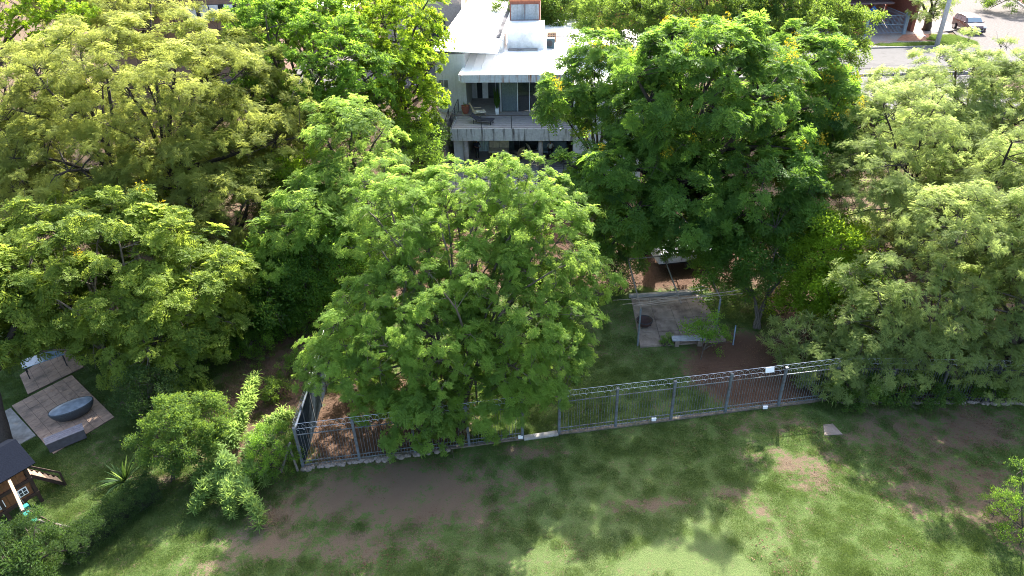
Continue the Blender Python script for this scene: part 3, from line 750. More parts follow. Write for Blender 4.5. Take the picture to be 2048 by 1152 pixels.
# playhouse on legs: local frame, u along the front wall, v towards the back
o0 = on(32, 1034); o1 = on(84, 1002); U = (Vector((o1.x-o0.x, o1.y-o0.y, 0))).normalized(); W_ = Vector((-U.y, U.x, 0)); prz = math.atan2(U.y, U.x)
base = Vector((o1.x, o1.y, 0))          # right front foot
root = thing('playhouse', base, 'brown timber playhouse with dark blue roof and two small white windows', 'playhouse')
def pl(u, v, z): return base+U*u+W_*v+Vector((0, 0, z))
WD, DP, FL, TP = 2.4, 1.7, .55, 2.1
for u in (0, -WD/2, -WD):
    for v in (0, DP): part('post', MB().box(pl(u, v, TP/2), (.12, .12, TP), prz), WOODD, root)
for z in (FL, 1.32, TP):
    part('beam', MB().box(pl(-WD/2, -.01, z), (WD+.15, .14, .13), prz), WOODD, root); part('beam', MB().box(pl(.01, DP/2, z+.004), (.14, DP-.1, .13), prz), WOODD, root)
    part('beam', MB().box(pl(-WD/2, DP+.01, z), (WD+.15, .14, .13), prz), WOODD, root)
for k in range(8):
    for (z0, z1) in ((FL+.06, 1.26), (1.38, TP-.06)):
        part('board', MB().box(pl(-.10-(k+.5)*(WD-.12)/8, .02, (z0+z1)/2), ((WD-.12)/8-.012, .035, z1-z0), prz), WOODB, root)
for k in range(6): part('board', MB().box(pl(-.01, .10+(k+.5)*(DP-.2)/6, 1.32), (.035, (DP-.2)/6-.01, 1.5), prz), WOODB, root)
for (u, z, lit) in ((-.42, .95, 0), (-1.28, .95, 1)):
    f = part('window', MB().box(pl(u, -.035, z), (.34, .03, .36), prz), WHITE, root)
    for i in (-1, 1):
        for j in (-1, 1): part('pane', MB().box(pl(u+i*.075, -.054, z+j*.08), (.115, .01, .125), prz), BLACKI, f)
rf = MB(); 
ridge = 2.75
A_ = [pl(.35, -.35, TP+.02), pl(-WD-.35, -.35, TP+.02), pl(-WD-.35, DP/2, ridge), pl(.35, DP/2, ridge), pl(.35, DP+.35, TP+.02), pl(-WD-.35, DP+.35, TP+.02)]
rf.add(A_, [(0, 3, 2, 1), (3, 4, 5, 2)]); ob = part('roof', rf, mat('navy_shingle', (.006, .008, .014), .9, scale=20, bump=.5, spec=.05), root); sd = ob.modifiers.new('thick', 'SOLIDIFY'); sd.thickness = .05
part('gable', MB().add([pl(-.02, .02, TP+.05), pl(-.02, DP-.02, TP+.05), pl(-.02, DP/2, ridge-.06)], [(0, 1, 2)]), WOODB, root)
# stairs at the right end
for s_ in (.12, .78): part('stringer', MB().bar(pl(.07, s_, 1.35), pl(1.0, s_, .04), .05, .13), WOODD, root)
for k in range(6): part('tread', MB().box(pl(.16+.145*k, .45, 1.22-.21*k), (.16, .62, .035), prz), WOODL, root)
part('handrail', MB().bar(pl(.07, .08, 1.95), pl(1.0, .08, .75), .05, .07), WOODD, root)
part('handrail_post', MB().box(pl(1.0, .08, .38), (.07, .07, .76), prz), WOODD, root)
# swing beam to the front
SE = gp(47, 1022, 1.9); SV = (SE-gp(16, 955, 2.0)); SV.z = 0; SV.normalize(); SN = Vector((-SV.y, SV.x, 0)); SM = gp(16, 955, 2.0).lerp(SE, .6)
part('swing_beam', MB().bar(gp(16, 955, 2.0), SE, .10, .12), WOODL, root)
for s_ in (-.55, .55): part('swing_leg', MB().bar(SE+SN*s_*.2-Vector((0, 0, .05)), Vector((SE.x, SE.y, 0))+SN*s_*1.6, .09), WOODD, root)
part('swing_seat', MB().box(Vector((SM.x, SM.y, .55)), (.42, .2, .04), math.atan2(SN.y, SN.x)), mat('green_plastic', (.02, .16, .10), .4), root)
for s_ in (-.18, .18): part('rope', MB().tube([Vector((SM.x, SM.y, .57))+SN*s_, SM+SN*s_*.3], .012, 4), GALV, root)
part('toy_holder', MB().box(SE+SV*-.25+Vector((.12, 0, -.05)), (.26, .20, .22), prz).box(SE+SV*.1+Vector((.08, 0, -.12)), (.2, .2, .2), prz), mat('teal_plastic', (.02, .14, .12), .4), root)
c = on(5, 1012); root2 = thing('picnic_bench', c, 'dark brown timber picnic bench in front of the playhouse', 'bench')
part('seat', MB().box(c+Vector((0, 0, .45)), (1.1, .35, .05), prz), mat('red_brown_board', (.09, .045, .035), .7), root2)
part('table_top', MB().box(c+Vector((0, 0, .72))+W_*.6, (1.1, .6, .05), prz), MATS['red_brown_board'], root2)
for s_ in (-.4, .4): part('leg', MB().box(c+U*s_+W_*.35+Vector((0, 0, .33)), (.07, .95, .66), prz), WOODD, root2)
o = part('fallen_pole', MB().tube([on(70, 1040)+Vector((0, 0, .05)), on(150, 1058)+Vector((0, 0, .06))], [.05, .03], 7), WOODG, org=on(70, 1040)); tag(o, 'thin grey pole lying on the lawn beside the playhouse', 'pole')

# ------------------------------------------------------------------ the white house (local frame: x right, y back, z up)
HO = Vector((-4.25, 51.55, 0)); HR = R(-4.5); HMx = Matrix.Rotation(HR, 3, 'Z')
def hl(x, y, z=0): return HO + HMx @ Vector((x, y, z))
class HB(MB):
    def hb(s, x0, x1, y0, y1, z0, z1): return s.box(hl((x0+x1)/2, (y0+y1)/2, (z0+z1)/2), (x1-x0, y1-y0, z1-z0), HR)
house = thing('white_house', hl(0, 0, 1.6), 'white flat roofed two storey house with stained concrete balcony', 'house')
def hp(name, x0, x1, y0, y1, z0, z1, m, parent=None, label=None, **k):
    return part(name, HB().hb(x0, x1, y0, y1, z0, z1), m, parent or house, label=label, **k)
Z1, Z2 = 1.6, 5.0
hp('terrace_floor', -1.6, 6.6, -4.4, 6, -.3, Z1, DECK); hp('terrace_floor', 6.603, 10.5, -.5, 6, -.3, Z1, DECK)
hp('wall', -.05, .75, .5, 6, Z1, Z2-.85, WALLG)
hp('wall', -.2, 9.2, 6.0, 6.2, Z1, Z2-.4, INTW)
hp('wall', 9.25, 14.5, .2, 12, -.3, 7.7, WALLG)
hp('ceiling', .76, 9.2, .3, 5.99, Z2-.42, Z2-.36, INTW)
hp('balcony_floor', -.1, 9.2, .02, 9.0, Z2-.35, Z2, DECK)
hp('balcony_fascia', -.15, 9.24, -.16, .0, Z2-.87, Z2+.06, STAIN)
hp('balcony_fascia', -.153, -.005, .003, 4.4, Z2-.6, Z2+.05, STAIN)
for x, w_ in ((.95, .42), (6.75, .36)): part('column', MB().tube([hl(x, .15, Z1), hl(x, .15, Z2-.87)], w_/2, 14), CONCL, house, sm=True)
# ground floor glass front with curtains
for x0, x1 in ((1.2, 3.0), (3.05, 4.85), (4.9, 6.7), (6.75, 8.9)):
    f = hp('glass_door', x0, x1, 4.6, 4.63, Z1+.02, Z2-.45, GLASS)
    hp('frame', x0, x0+.05, 4.56, 4.66, Z1, Z2-.43, DARKM, f)
def curtain(x0, x1, y, z0, z1):
    mb = MB(); n = int((x1-x0)/.07); vs = []
    for i in range(n+1): vs += [hl(x0+(x1-x0)*i/n, y+.035*(i % 2), z0), hl(x0+(x1-x0)*i/n, y+.035*(i % 2), z1)]
    mb.add(vs, [(2*i, 2*i+2, 2*i+3, 2*i+1) for i in range(n)]); return part('curtain', mb, CURT, house)
curtain(1.2, 2.3, 4.45, Z1, Z2-.45); curtain(3.6, 4.4, 4.75, Z1, Z2-.45)
# upper floor
hp('wall', -1.75, .62, 4.5, 9.0, 1.0, 9.55, WALLG)                      # tall block at the left
hp('wall', .625, 1.05, 8.2, 8.4, Z2, 8.2, WALLG); hp('door', 1.06, 1.5, 8.25, 8.35, Z2, 7.8, BLACKI)
hp('wall', 1.51, 2.0, 8.2, 8.4, Z2, 8.2, WHITE)
f = hp('glass_door', 2.0, 3.3, 8.25, 8.29, Z2, 8.0, GLASS); hp('frame', 2.62, 2.67, 8.20, 8.31, Z2, 8.0, WHITE, f); hp('frame', 3.2, 3.25, 8.20, 8.31, Z2, 8.0, WHITE, f)
hp('wall', .62, 9.2, 10.0, 10.2, Z2, 8.2, INTW); hp('wall', 3.33, 3.45, 4.42, 8.2, Z2, 8.2, WALLG)
curtain(3.5, 4.75, 4.60, Z2, 8.1); curtain(2.75, 3.15, 8.4, Z2, 7.9)
for x0, x1 in ((3.46, 4.8), (4.8, 5.75), (5.75, 6.7), (6.7, 9.2)):
    f = hp('glass_door', x0, x1-.01, 4.42, 4.45, Z2, 8.1, GLASS); hp('frame', x1-.05, x1, 4.38, 4.48, Z2, 8.1, WHITE, f); hp('frame', x0, x1-.06, 4.39, 4.47, 8.0, 8.1, WHITE, f)
f = hp('window', -1.55, -.75, 4.44, 4.5, 6.9, 7.6, WALLG); hp('pane', -1.5, -1.18, 4.42, 4.44, 6.95, 7.55, GLASS, f); hp('pane', -1.13, -.80, 4.42, 4.44, 6.95, 7.55, GLASS, f)
f = hp('window', 9.7, 10.9, .14, .2, 5.9, 7.0, WALLG); hp('pane', 9.75, 10.85, .12, .14, 5.95, 6.95, GLASS, f)
# roofs: metal sheets with raised seams, each sheet a part
def sheet_roof(x0, x1, y0, y1, zl, zr, n, thick=.06, dy=0.0, m=mat('white_roof_sheet', (.82, .82, .81), .5, var=.02)):
    for i in range(n):
        a = x0+(x1-x0)*i/n+.004; b = x0+(x1-x0)*(i+1)/n-.004; za = zl+(zr-zl)*i/n; zb = zl+(zr-zl)*(i+1)/n
        mb = MB()
        vs = [hl(x, y, z+dz) for (x, z) in ((a, za), (b, zb)) for y, dz in ((y0, 0), (y1, dy))]
        vs += [v-Vector((0, 0, thick)) for v in vs]
        mb.add(vs, [(0, 2, 3, 1), (4, 5, 7, 6), (0, 4, 6, 2), (1, 3, 7, 5), (0, 1, 5, 4), (2, 6, 7, 3)])
        mb.bar(hl(a+.02, y0, za+.03), hl(a+.02, y1, za+dy+.03), .035, .05)
        part('roof_sheet', mb, m, house)
sheet_roof(.5, 9.22, 2.35, 8.9, 8.42, 8.42, 12, dy=.25)
hp('roof_fascia', .48, 9.24, 2.24, 2.34, 7.92, 8.50, RUST)
hp('roof_side_trim', .40, .49, 2.24, 4.5, 8.05, 8.52, WHITE)
hp('soffit', .55, 9.2, 2.36, 4.4, 8.12, 8.18, INTW)
sheet_roof(-1.8, 3.25, 4.42, 9.0, 9.85, 9.62, 5, dy=.0)
sheet_roof(-1.8, 3.25, 9.003, 29, 9.85, 9.62, 7, dy=.0)
hp('wall', .63, 3.3, 8.95, 9.1, 8.2, 9.5, WHITE); hp('wall', 3.2, 3.3, 9.11, 29, 7, 9.5, WHITE); hp('wall', -1.75, 3.2, 9.12, 29, 1, 9.3, WALLG)
hp('gutter', -1.86, -1.80, 4.4, 29, 9.70, 9.90, WHITE); hp('parapet', -1.8, 3.2, 28.9, 29.1, 9.6, 10.1, WHITE)
vent = hp('roof_vent', 3.05, 3.16, 9.2, 27, 9.56, 9.75, WHITE)
for k in range(34):
    hp('vent_slat', 2.72, 3.04, 9.5+k*.52, 9.72+k*.52, 9.70, 9.86, mat('louvre_grey', (.10, .10, .11), .8), vent)  # louvre slats in plain dark grey
# roof deck at the right with the tank tower
hp('roof_slab', 3.31, 10.6, 8.95, 24, 7.9, 8.62, WHITE); hp('parapet', 3.31, 10.6, 24.01, 24.2, 8.0, 9.1, WHITE); hp('parapet', 10.61, 10.8, 8.95, 24.2, 8.0, 9.0, WHITE)
hp('wall', 3.3, 10.6, 10.3, 24, 1, 7.88, WALLG)
hp('roof_slab', 9.23, 14.6, -.1, 12.1, 7.72, 7.95, WHITE); hp('roof_slab', 10.82, 15.5, 12.15, 20, 7.6, 8.3, WHITE)
hp('wall', 10.83, 15.4, 12.2, 19.9, 1, 7.6, WALLG)
tk = hp('tank_tower', 3.6, 6.75, 10.2, 12.0, 8.62, 10.65, WHITE)
tk2 = hp('tank_room', 3.75, 6.35, 12.05, 14.2, 8.62, 12.2, BRICKD)
hp('brick_cap', 3.70, 6.40, 12.0, 14.25, 12.2, 12.32, BRICK, tk2)
for k in range(2): hp('shutter_panel', 3.85+k*1.22, 5.02+k*1.22, 11.99, 12.04, 10.72, 11.95, mat('grey_sheet', (.26, .29, .31), .6, streak=.5), tk2)
hp('step', 3.7, 6.2, 9.7, 10.18, 8.62, 8.74, CONCL); hp('roof_curb', 6.9, 9.5, 15.0, 15.4, 8.62, 8.85, WHITE)
ac = thing('air_conditioner', hl(7.3, 10.6, 8.62), 'dark boxy air conditioner unit on the white roof', 'air conditioner')
part('casing', HB().hb(6.95, 7.65, 10.4, 10.85, 8.68, 9.45), mat('dark_teal', (.03, .07, .09), .5), ac, bevel=.02)
part('grille', HB().tube([hl(7.22, 10.395, 9.06), hl(7.22, 10.38, 9.06)], .26, 16), DARKM, ac)
for x in (7.0, 7.58): part('foot', HB().hb(x, x+.06, 10.42, 10.83, 8.62, 8.68), GALV, ac)
vb = thing('vent_block', hl(7.2, 13, 8.62), 'small tan pierced block vent behind the air conditioner', 'vent')
part('block', HB().hb(6.95, 7.75, 13.0, 13.25, 8.62, 9.45), TANT, vb)
for i in range(5):
    for j in range(4): part('hole', HB().hb(7.02+i*.145, 7.10+i*.145, 12.985, 13.0, 8.70+j*.18, 8.80+j*.18), DARKM, vb)
dish = thing('satellite_dish', hl(9.9, 22, 9.0), 'pale round antenna dish on a post at the roof edge', 'dish')
part('mast', MB().tube([hl(10.3, 23.9, 9), hl(10.3, 23.9, 11.2)], .08, 8), CONC, dish)
part('bowl', MB().lathe(hl(10.3, 23.6, 11.2), [(.0, .0), (.5, .06), (.85, .22), (.85, .25), (.5, .10), (0, .04)], 18, rz=0), WHITE, dish, sm=True)
# railings
def railing(name, pts, label, H=1.05, cables=6, step=1.6):
    root = thing(name, pts[0], label, 'railing')
    for a, b in zip(pts[:-1], pts[1:]):
        a = Vector(a); b = Vector(b); L = (b-a).length; n = max(1, round(L/step))
        for k in range(n+1): p = a.lerp(b, k/n); part('post', MB().box(p+Vector((0, 0, H/2)), (.045, .045, H), HR), DARKM, root)
        part('handrail', MB().bar(a+Vector((0, 0, H+.02)), b+Vector((0, 0, H+.02)), .05, .04), DARKM, root)
        for c in range(cables): part('cable', MB().tube([a+Vector((0, 0, .12+c*.15)), b+Vector((0, 0, .12+c*.15))], .012, 4), DARKM, root)
railing('balcony_railing', [hl(-.05, 4.3, Z2), hl(-.05, -.05, Z2), hl(9.15, -.05, Z2)], 'black cable railing round the upper balcony', step=2.3)
railing('terrace_railing', [hl(-1.5, -4.3, Z1), hl(6.5, -4.3, Z1)], 'black cable railing at the front of the lower terrace')
railing('terrace_railing', [hl(6.7, -.4, Z1), hl(10.4, -.4, Z1)], 'black cable railing on the lower terrace beside the concrete column')
railing('stair_railing', [hl(-.5, 1.9, Z2), hl(-1.4, -3.5, Z1)], 'dark railing going down the outer stair left of the house', H=.95)
st = thing('outer_stair', hl(-1.1, -3.5, Z1), 'outer stair with pale treads down the left side of the house', 'stair')
for k in range(16): part('step', HB().hb(-1.7, -.62, -3.4+k*.36, -3.02+k*.36, -.3, Z1+.2*(k+1)), TANT if k < 9 else CONCL, st)
hp('landing', -3.4, -.6, 2.4, 4.45, 1, Z2-.02, CONCL); hp('landing_path', -3.4, -1.8, 4.47, 12, 1, Z2-.03, TANT)
# furniture on the balcony
def moved(root, x, y, z, rz): root.location = hl(x, y, z); root.rotation_euler = (0, 0, rz+HR)
def T(name, label, cat): return thing(name, (0, 0, 0), label, cat)
lg = T('sun_lounger', 'dark grey wicker sun lounger lying on the upper balcony', 'lounger')
part('bed', MB().box((0, 0, .32), (1.25, .68, .06)), PLASTICB, lg); part('backrest', MB().bar((-.62, 0, .33), (-1.2, 0, .62), .68, .06), PLASTICB, lg)
for x in (-.9, .5):
    for y in (-.28, .28): part('leg', MB().box((x, y, .15), (.06, .06, .3)), PLASTICB, lg)
moved(lg, 2.45, 1.35, Z2, R(-14))
wc = T('wicker_armchair', 'pale wicker armchair with round cushion on the upper balcony', 'chair')
part('seat', MB().box((0, 0, .38), (1.0, .62, .10)), CUSH, wc, bevel=.03); part('backrest', MB().bar((-.42, 0, .40), (-.72, 0, 1.08), .6, .09), WICK, wc, bevel=.02)
part('cushion', MB().lathe((-.15, -.25, .45), [(0, 0), (.2, .02), (.24, .07), (.2, .12), (0, .14)], 14), CUSH, wc, sm=True)
for x in (-.42, .42):
    for y in (-.27, .27): part('leg', MB().tube([(x*1.1, y, 0), (x, y, .34)], .025, 6), WICK, wc)
for y in (-.34, .34): part('armrest', MB().bar((-.6, y, .62), (.25, y, .58), .05), WICK, wc)
moved(wc, 1.75, 3.2, Z2, R(18))
def potplant(x, y, z, r, h, label, potm, kind, n, L):
    t = T('potted_plant', label, 'plant pot')
    if kind == 'sq': part('pot', MB().lathe((0, 0, 0), [(r*.75*1.41, 0), (r*1.41, h), (r*1.2, h), (r*1.2, h-.06), (0, h-.06)], 4, rz=R(45)), potm, t)
    else: part('pot', MB().lathe((0, 0, 0), [(r*.6, 0), (r, h*.7), (r*.85, h*.92), (r, h), (r*.85, h), (r*.8, h-.08), (0, h-.08)], 16), potm, t, sm=True)
    mb = MB()
    for k in range(n):
        a = k*2.4; d = Vector((math.cos(a)*.22, math.sin(a)*.22, 1)); leaf(mb, Vector((math.cos(a), math.sin(a), 0))*r*.4+Vector((0, 0, h-.05)), d+rv(.1), Vector((math.cos(a), math.sin(a), .1)), L*random.uniform(.6, 1), .10)
    part('leaves', mb, LM['broad'], t, kind='stuff'); moved(t, x, y, z, 0); return t
potplant(3.15, 3.75, Z2, .16, .48, 'tall upright plant in white square pot beside the curtain, front one', WHITE, 'sq', 16, 1.3)
potplant(2.95, 5.6, Z2, .16, .48, 'tall upright plant in white square pot by the glass door, rear one', WHITE, 'sq', 16, 1.5)
tp = potplant(.55, 4.0, Z2, .34, .62, 'round terracotta pot with bare twiggy plant at the balcony corner', TERR, 'round', 3, .5)
mb = MB()
for k in range(7): mb.tube([(0, 0, .55), (random.uniform(-.12, .12), random.uniform(-.1, .1), 1.0), (random.uniform(-.4, .4), random.uniform(-.3, .3), 1.55)], [.018, .012, .005], 4)
part('twigs', mb, BARKG, tp, kind='stuff')
# ground floor furniture
so_ = T('cabinet', 'white two door cabinet against the glass on the lower terrace', 'cabinet')
sf = so_
part('seat', MB().box((0, -.1, .42), (1.65, .75, .16)), CUSH, sf, bevel=.03)
for x in (-.42, .42): part('backrest', MB().box((x, .30, .98), (.80, .12, .92)), CUSH, sf, bevel=.03)
for x in (-.7, .7): part('leg', MB().box((x, -.1, .17), (.1, .6, .34)), WOODL, sf)
so_['label'] = 'cream two seat sofa with high back panels on the lower terrace'; so_['category'] = 'sofa'; so_.name = 'sofa'; moved(so_, 3.2, 3.6, Z1, 0)
for k in range(3):
    pass
stp = T('side_table', 'low brown slatted table in front of the cream sofa', 'table')
for k in range(5): part('slat', MB().box((0, -.24+.12*k, .34), (1.1, .105, .03)), WOODL, stp)
for x in (-.5, .5): part('leg', MB().box((x, 0, .16), (.06, .5, .32)), WOODB, stp)
moved(stp, 3.4, 2.2, Z1, 0)
for (x, y, a, lb) in ((4.7, 2.6, 2.5, 'wicker lounge chair with orange brown back left of the column'), (6.15, 3.3, .4, 'dark framed chair with pale cushion just left of the column')):
    c = T('lounge_chair', lb, 'chair')
    part('seat', MB().box((0, 0, .38), (.7, .7, .12)), CUSH, c, bevel=.03); part('backrest', MB().bar((-.3, 0, .42), (-.62, 0, 1.1), .68, .08), WICK if x < 5 else CUSH, c)
    for sx in (-.3, .3):
        for sy in (-.3, .3): part('leg', MB().box((sx, sy, .17), (.05, .05, .34)), DARKM, c)
    for sy in (-.38, .38): part('armrest', MB().bar((-.4, sy, .62), (.35, sy, .6), .06), DARKM, c)
    moved(c, x, y, Z1, a)
bs = T('blue_sofa', 'blue grey sofa behind the concrete column where the person sits', 'sofa')
part('seat', MB().box((0, 0, .36), (2.3, .8, .22)), BLUEG, bs, bevel=.03); part('backrest', MB().box((0, .38, .72), (2.3, .18, .6)), BLUEG, bs, bevel=.03)
for x in (-1.2, 1.2): part('armrest', MB().box((x, 0, .5), (.14, .85, .5)), BLUEG, bs, bevel=.02)
moved(bs, 7.6, 3.7, Z1, 0)
ct = T('coffee_table', 'dark coffee table in front of the blue grey sofa', 'table')
part('table_top', MB().box((0, 0, .42), (1.3, .6, .05)), WOODD, ct)
for x in (-.58, .58):
    for y in (-.24, .24): part('leg', MB().box((x, y, .2), (.06, .06, .4)), WOODD, ct)
moved(ct, 7.8, 2.2, Z1, 0)
for k, x in enumerate((7.75, 8.15)):
    c = part('cup', MB().lathe(hl(x, 2.1, Z1+.447), [(.05, 0), (.075, .12), (.065, .12), (.04, .01), (0, .01)], 12), WHITE, org=hl(x, 2.1, Z1+.447)); tag(c, 'white cup on the dark coffee table, %s one' % ('left', 'right')[k], 'cup', 'cups on the coffee table')

# ------------------------------------------------------------------ people on the lower terrace
SKIN = mat('skin', (.26, .15, .10), .6, bump=0, var=.05)
def person(label, loc, rz, sit, shirt, trousers):
    root = thing('person', (0, 0, 0), label, 'person')
    hz = .46 if sit else .92
    J = {'pel': (0, 0, hz+.06), 'ch': (0, .03 if sit else 0, hz+.36), 'neck': (0, .03, hz+.56), 'head': (0, 0, hz+.66), 'top': (0, 0, hz+.80)}
    for s_, k in ((-1, 'l'), (1, 'r')):
        J['hip'+k] = (s_*.10, 0, hz+.02); J['kn'+k] = (s_*.13, -.44, hz+.02) if sit else (s_*.11, -.02, .49); J['an'+k] = (s_*.13, -.46, .08) if sit else (s_*.11, 0, .08)
        J['toe'+k] = (J['an'+k][0]*1.1, J['an'+k][1]-.16, .04); J['sh'+k] = (s_*.19, .03, hz+.50); J['el'+k] = (s_*.26, -.06, hz+.24)
        J['wr'+k] = (s_*.16, -.27, hz+.20); J['ha'+k] = (s_*.13, -.35, hz+.19)
    rad = {'pel': .13, 'ch': .14, 'neck': .055, 'head': .085, 'top': .075}
    for k in 'lr': rad.update({'hip'+k: .09, 'kn'+k: .06, 'an'+k: .04, 'toe'+k: .035, 'sh'+k: .06, 'el'+k: .042, 'wr'+k: .03, 'ha'+k: .036})
    ed = [('pel', 'ch'), ('ch', 'neck'), ('neck', 'head'), ('head', 'top')]
    for k in 'lr': ed += [('pel', 'hip'+k), ('hip'+k, 'kn'+k), ('kn'+k, 'an'+k), ('an'+k, 'toe'+k), ('ch', 'sh'+k), ('sh'+k, 'el'+k), ('el'+k, 'wr'+k), ('wr'+k, 'ha'+k)]
    def skinned(nm, names, edges, grow, m):
        ix = {a: i for i, a in enumerate(names)}; me = bpy.data.meshes.new(nm)
        me.from_pydata([J[a] for a in names], [(ix[a], ix[b]) for a, b in edges], []); me.materials.append(m)
        o = bpy.data.objects.new(nm, me); COL.objects.link(o); o.parent = root
        sk = o.modifiers.new('skin', 'SKIN'); me.skin_vertices.new() if not me.skin_vertices else None
        for i, a in enumerate(names): r = rad[a]*grow+(.012 if grow > 1 else 0); me.skin_vertices[0].data[i].radius = (r, r*.8)
        me.skin_vertices[0].data[0].use_root = True
        ss = o.modifiers.new('sub', 'SUBSURF'); ss.levels = ss.render_levels = 2; return o
    skinned('body', list(J), ed, 1, SKIN)
    skinned('shirt', ['ch', 'pel', 'shl', 'shr', 'ell', 'elr'], [('ch', 'pel'), ('ch', 'shl'), ('ch', 'shr'), ('shl', 'ell'), ('shr', 'elr')], 1.06, shirt)
    skinned('trousers', ['pel', 'hipl', 'hipr', 'knl', 'knr', 'anl', 'anr'], [('pel', 'hipl'), ('pel', 'hipr'), ('hipl', 'knl'), ('hipr', 'knr'), ('knl', 'anl'), ('knr', 'anr')], 1.06, trousers)
    part('hair', MB().lathe((0, .02, hz+.70), [(.098, 0), (.105, .06), (.085, .12), (.04, .155), (0, .16)], 14), mat('black_hair', (.012, .010, .009), .6), root, sm=True)
    for s_ in (-1, 1):
        for i in range(5): part('finger', MB().tube([Vector(J['ha'+'lr'[s_ > 0]])+Vector((s_*(.022-.012*i), -.02, 0)), Vector(J['ha'+'lr'[s_ > 0]])+Vector((s_*(.03-.014*i), -.075+.006*abs(i-2), -.01-.012*(i == 4)))], .008, 5), SKIN, root)
        part('eye', MB().lathe((s_*.032, -.078, hz+.735), [(0, -.012), (.011, 0), (0, .012)], 8), BLACKI, root)
        part('ear', MB().lathe((s_*.085, .0, hz+.72), [(0, -.03), (.014, 0), (0, .03)], 8), SKIN, root)
    part('nose', MB().lathe((0, -.085, hz+.70), [(.018, -.015), (.008, .03), (0, .035)], 8), SKIN, root)
    root.location = loc; root.rotation_euler = (0, 0, rz); return root
person('person in a white shirt sitting on the blue grey sofa right of the column', hl(7.45, 3.55, Z1+.03), HR, True, mat('white_shirt', (.75, .75, .76), .9), mat('dark_trousers', (.04, .045, .06), .9))
person('person in dark blue clothes standing beside the left curtain on the lower terrace', hl(1.5, 2.6, Z1), R(35), False, mat('navy_shirt', (.02, .028, .05), .9), mat('black_trousers', (.015, .016, .02), .9))

# ------------------------------------------------------------------ street: road, kerbs, verge, brick house, pole, car
ZR = 4.0
def sheet(name, poly, z, m, kind='structure', thick=.02):
    return slab(name, poly, z-thick, z, m, kind=kind)
ASPH = mat('asphalt_pale', (.115, .112, .11), .9, var=.12, scale=1.2, dirt=(.085, .082, .08), spec=.03); COB = mat('cobble_pale', (.12, .11, .105), .95, var=.3, scale=5, bump=.6, spec=.03)
PAVW = mat('pale_pavement', (.22, .20, .185), .95, spec=.03, var=.2, dirt=(.22, .16, .13), dscale=.6); PINK = mat('pink_brick_paving', (.20, .11, .09), .95, var=.2, scale=6, spec=.03)
SOILP = mat('red_earth', (.24, .10, .06), .95, var=.3, scale=2)
sheet('road', [(-30, 67.6), (120, 66.6), (120, 77.2), (62.5, 77.5), (50.5, 77.7), (-30, 78.2)], ZR+.14, ASPH, thick=.2)
sheet('driveway', [(30.2, 56.5), (44, 56), (44, 66.4), (30.2, 66.8)], ZR+.10, ASPH, thick=.9)
sheet('side_street', [(50.6, 77.75), (62.4, 77.55), (80, 125), (68, 128)], ZR+.13, COB, thick=.2)
sheet('pavement', [(-30, 78.5), (50.2, 78.0), (52, 84.5), (-30, 84.8)], ZR+.22, PAVW, thick=.3)
sheet('corner_pavement', [(50.3, 84.6), (46, 84.7), (60, 128), (67, 128), (54, 86)], ZR+.21, PAVW, thick=.3)
sheet('pavement_far_side', [(63.0, 78.0), (66.5, 77.8), (84.5, 125), (80.8, 125)], ZR+.24, PINK, thick=.3)
KERB = mat('kerb_stone', (.22, .21, .20), .9)
for (a, b, nm) in (((-30, 78.35), (50.2, 77.9), 'kerb'), ((62.75, 77.9), (80.5, 125), 'kerb'), ((-30, 67.5), (120, 66.5), 'kerb')):
    A = Vector((*a, 0)); B = Vector((*b, 0)); c = (A+B)/2; o = part(nm, MB().box((c.x, c.y, ZR+.14), ((B-A).length, .2, .26), math.atan2((B-A).y, (B-A).x)), KERB, org=A, kind='structure')
scatter('verge_grass', 'weed', 700, (35, 52, 77, 84), lambda x, y: .9*blob(x, y, 38.3, 78.5, 1.6, .35)+blob(x, y, 46, 78.8, 3.8, .5)+blob(x, y, 50.2, 80.3, 1.6, 2.2), (.7, 1.3), lift=.22, tint=(.7, .2), seed=6)
sheet('flower_bed', [(44.3, 81.0), (50.0, 80.2), (51, 84), (46.5, 84)], ZR+.235, SOILP)
bh = thing('brick_house', (41, 86, ZR), 'orange brick house with dark carport across the street', 'house')
def bp_(name, x0, x1, y0, y1, z0, z1, m, parent=None): return part(name, MB().box(((x0+x1)/2, (y0+y1)/2, (z0+z1)/2), (x1-x0, y1-y0, z1-z0), R(-3)), m, parent or bh)
bp_('wall', 33, 48.5, 93.5, 100, ZR, ZR+6, BRICK); bp_('wall', 48.3, 48.7, 85.5, 93.4, ZR, ZR+6.15, BRICKD)  # right side wall raised to the roof to shut sun out of the carport
bp_('floor', 33, 48.4, 84.6, 93.4, ZR, ZR+.24, mat('carport_floor', (.26, .20, .18), .8))
bp_('roof', 32, 48.9, 86.4, 101, ZR+6.2, ZR+6.5, mat('clay_roof', (.22, .10, .08), .8)); bp_('carport_roof', 33, 47, 88.6, 93.4, ZR+2.9, ZR+3.1, mat('dull_purple_roof', (.17, .12, .12), .8))
for x in (35, 37.2, 42.2, 43.6, 44.7): bp_('post', x, x+.16, 88.7, 88.86, ZR+.24, ZR+2.9, WOODL)
for x in (36, 39, 45.5): f = bp_('window', x, x+1.5, 93.38, 93.48, ZR+1, ZR+2.4, WOODD); bp_('pane', x+.1, x+1.4, 93.34, 93.37, ZR+1.1, ZR+2.3, GLASS, f)
gt = thing('street_fence', (40, 84.6, ZR), 'blue grey gate posts and wire mesh gates of the brick house', 'fence')
for x, m_ in ((40.35, BLUEG), (42.0, BLUEG), (46.6, BLUEG)): bp_('post', x, x+.35, 84.25, 84.6, ZR, ZR+2.6, m_, gt)
bp_('pillar', 40.75, 41.95, 84.3, 84.9, ZR, ZR+2.6, BRICK, gt)
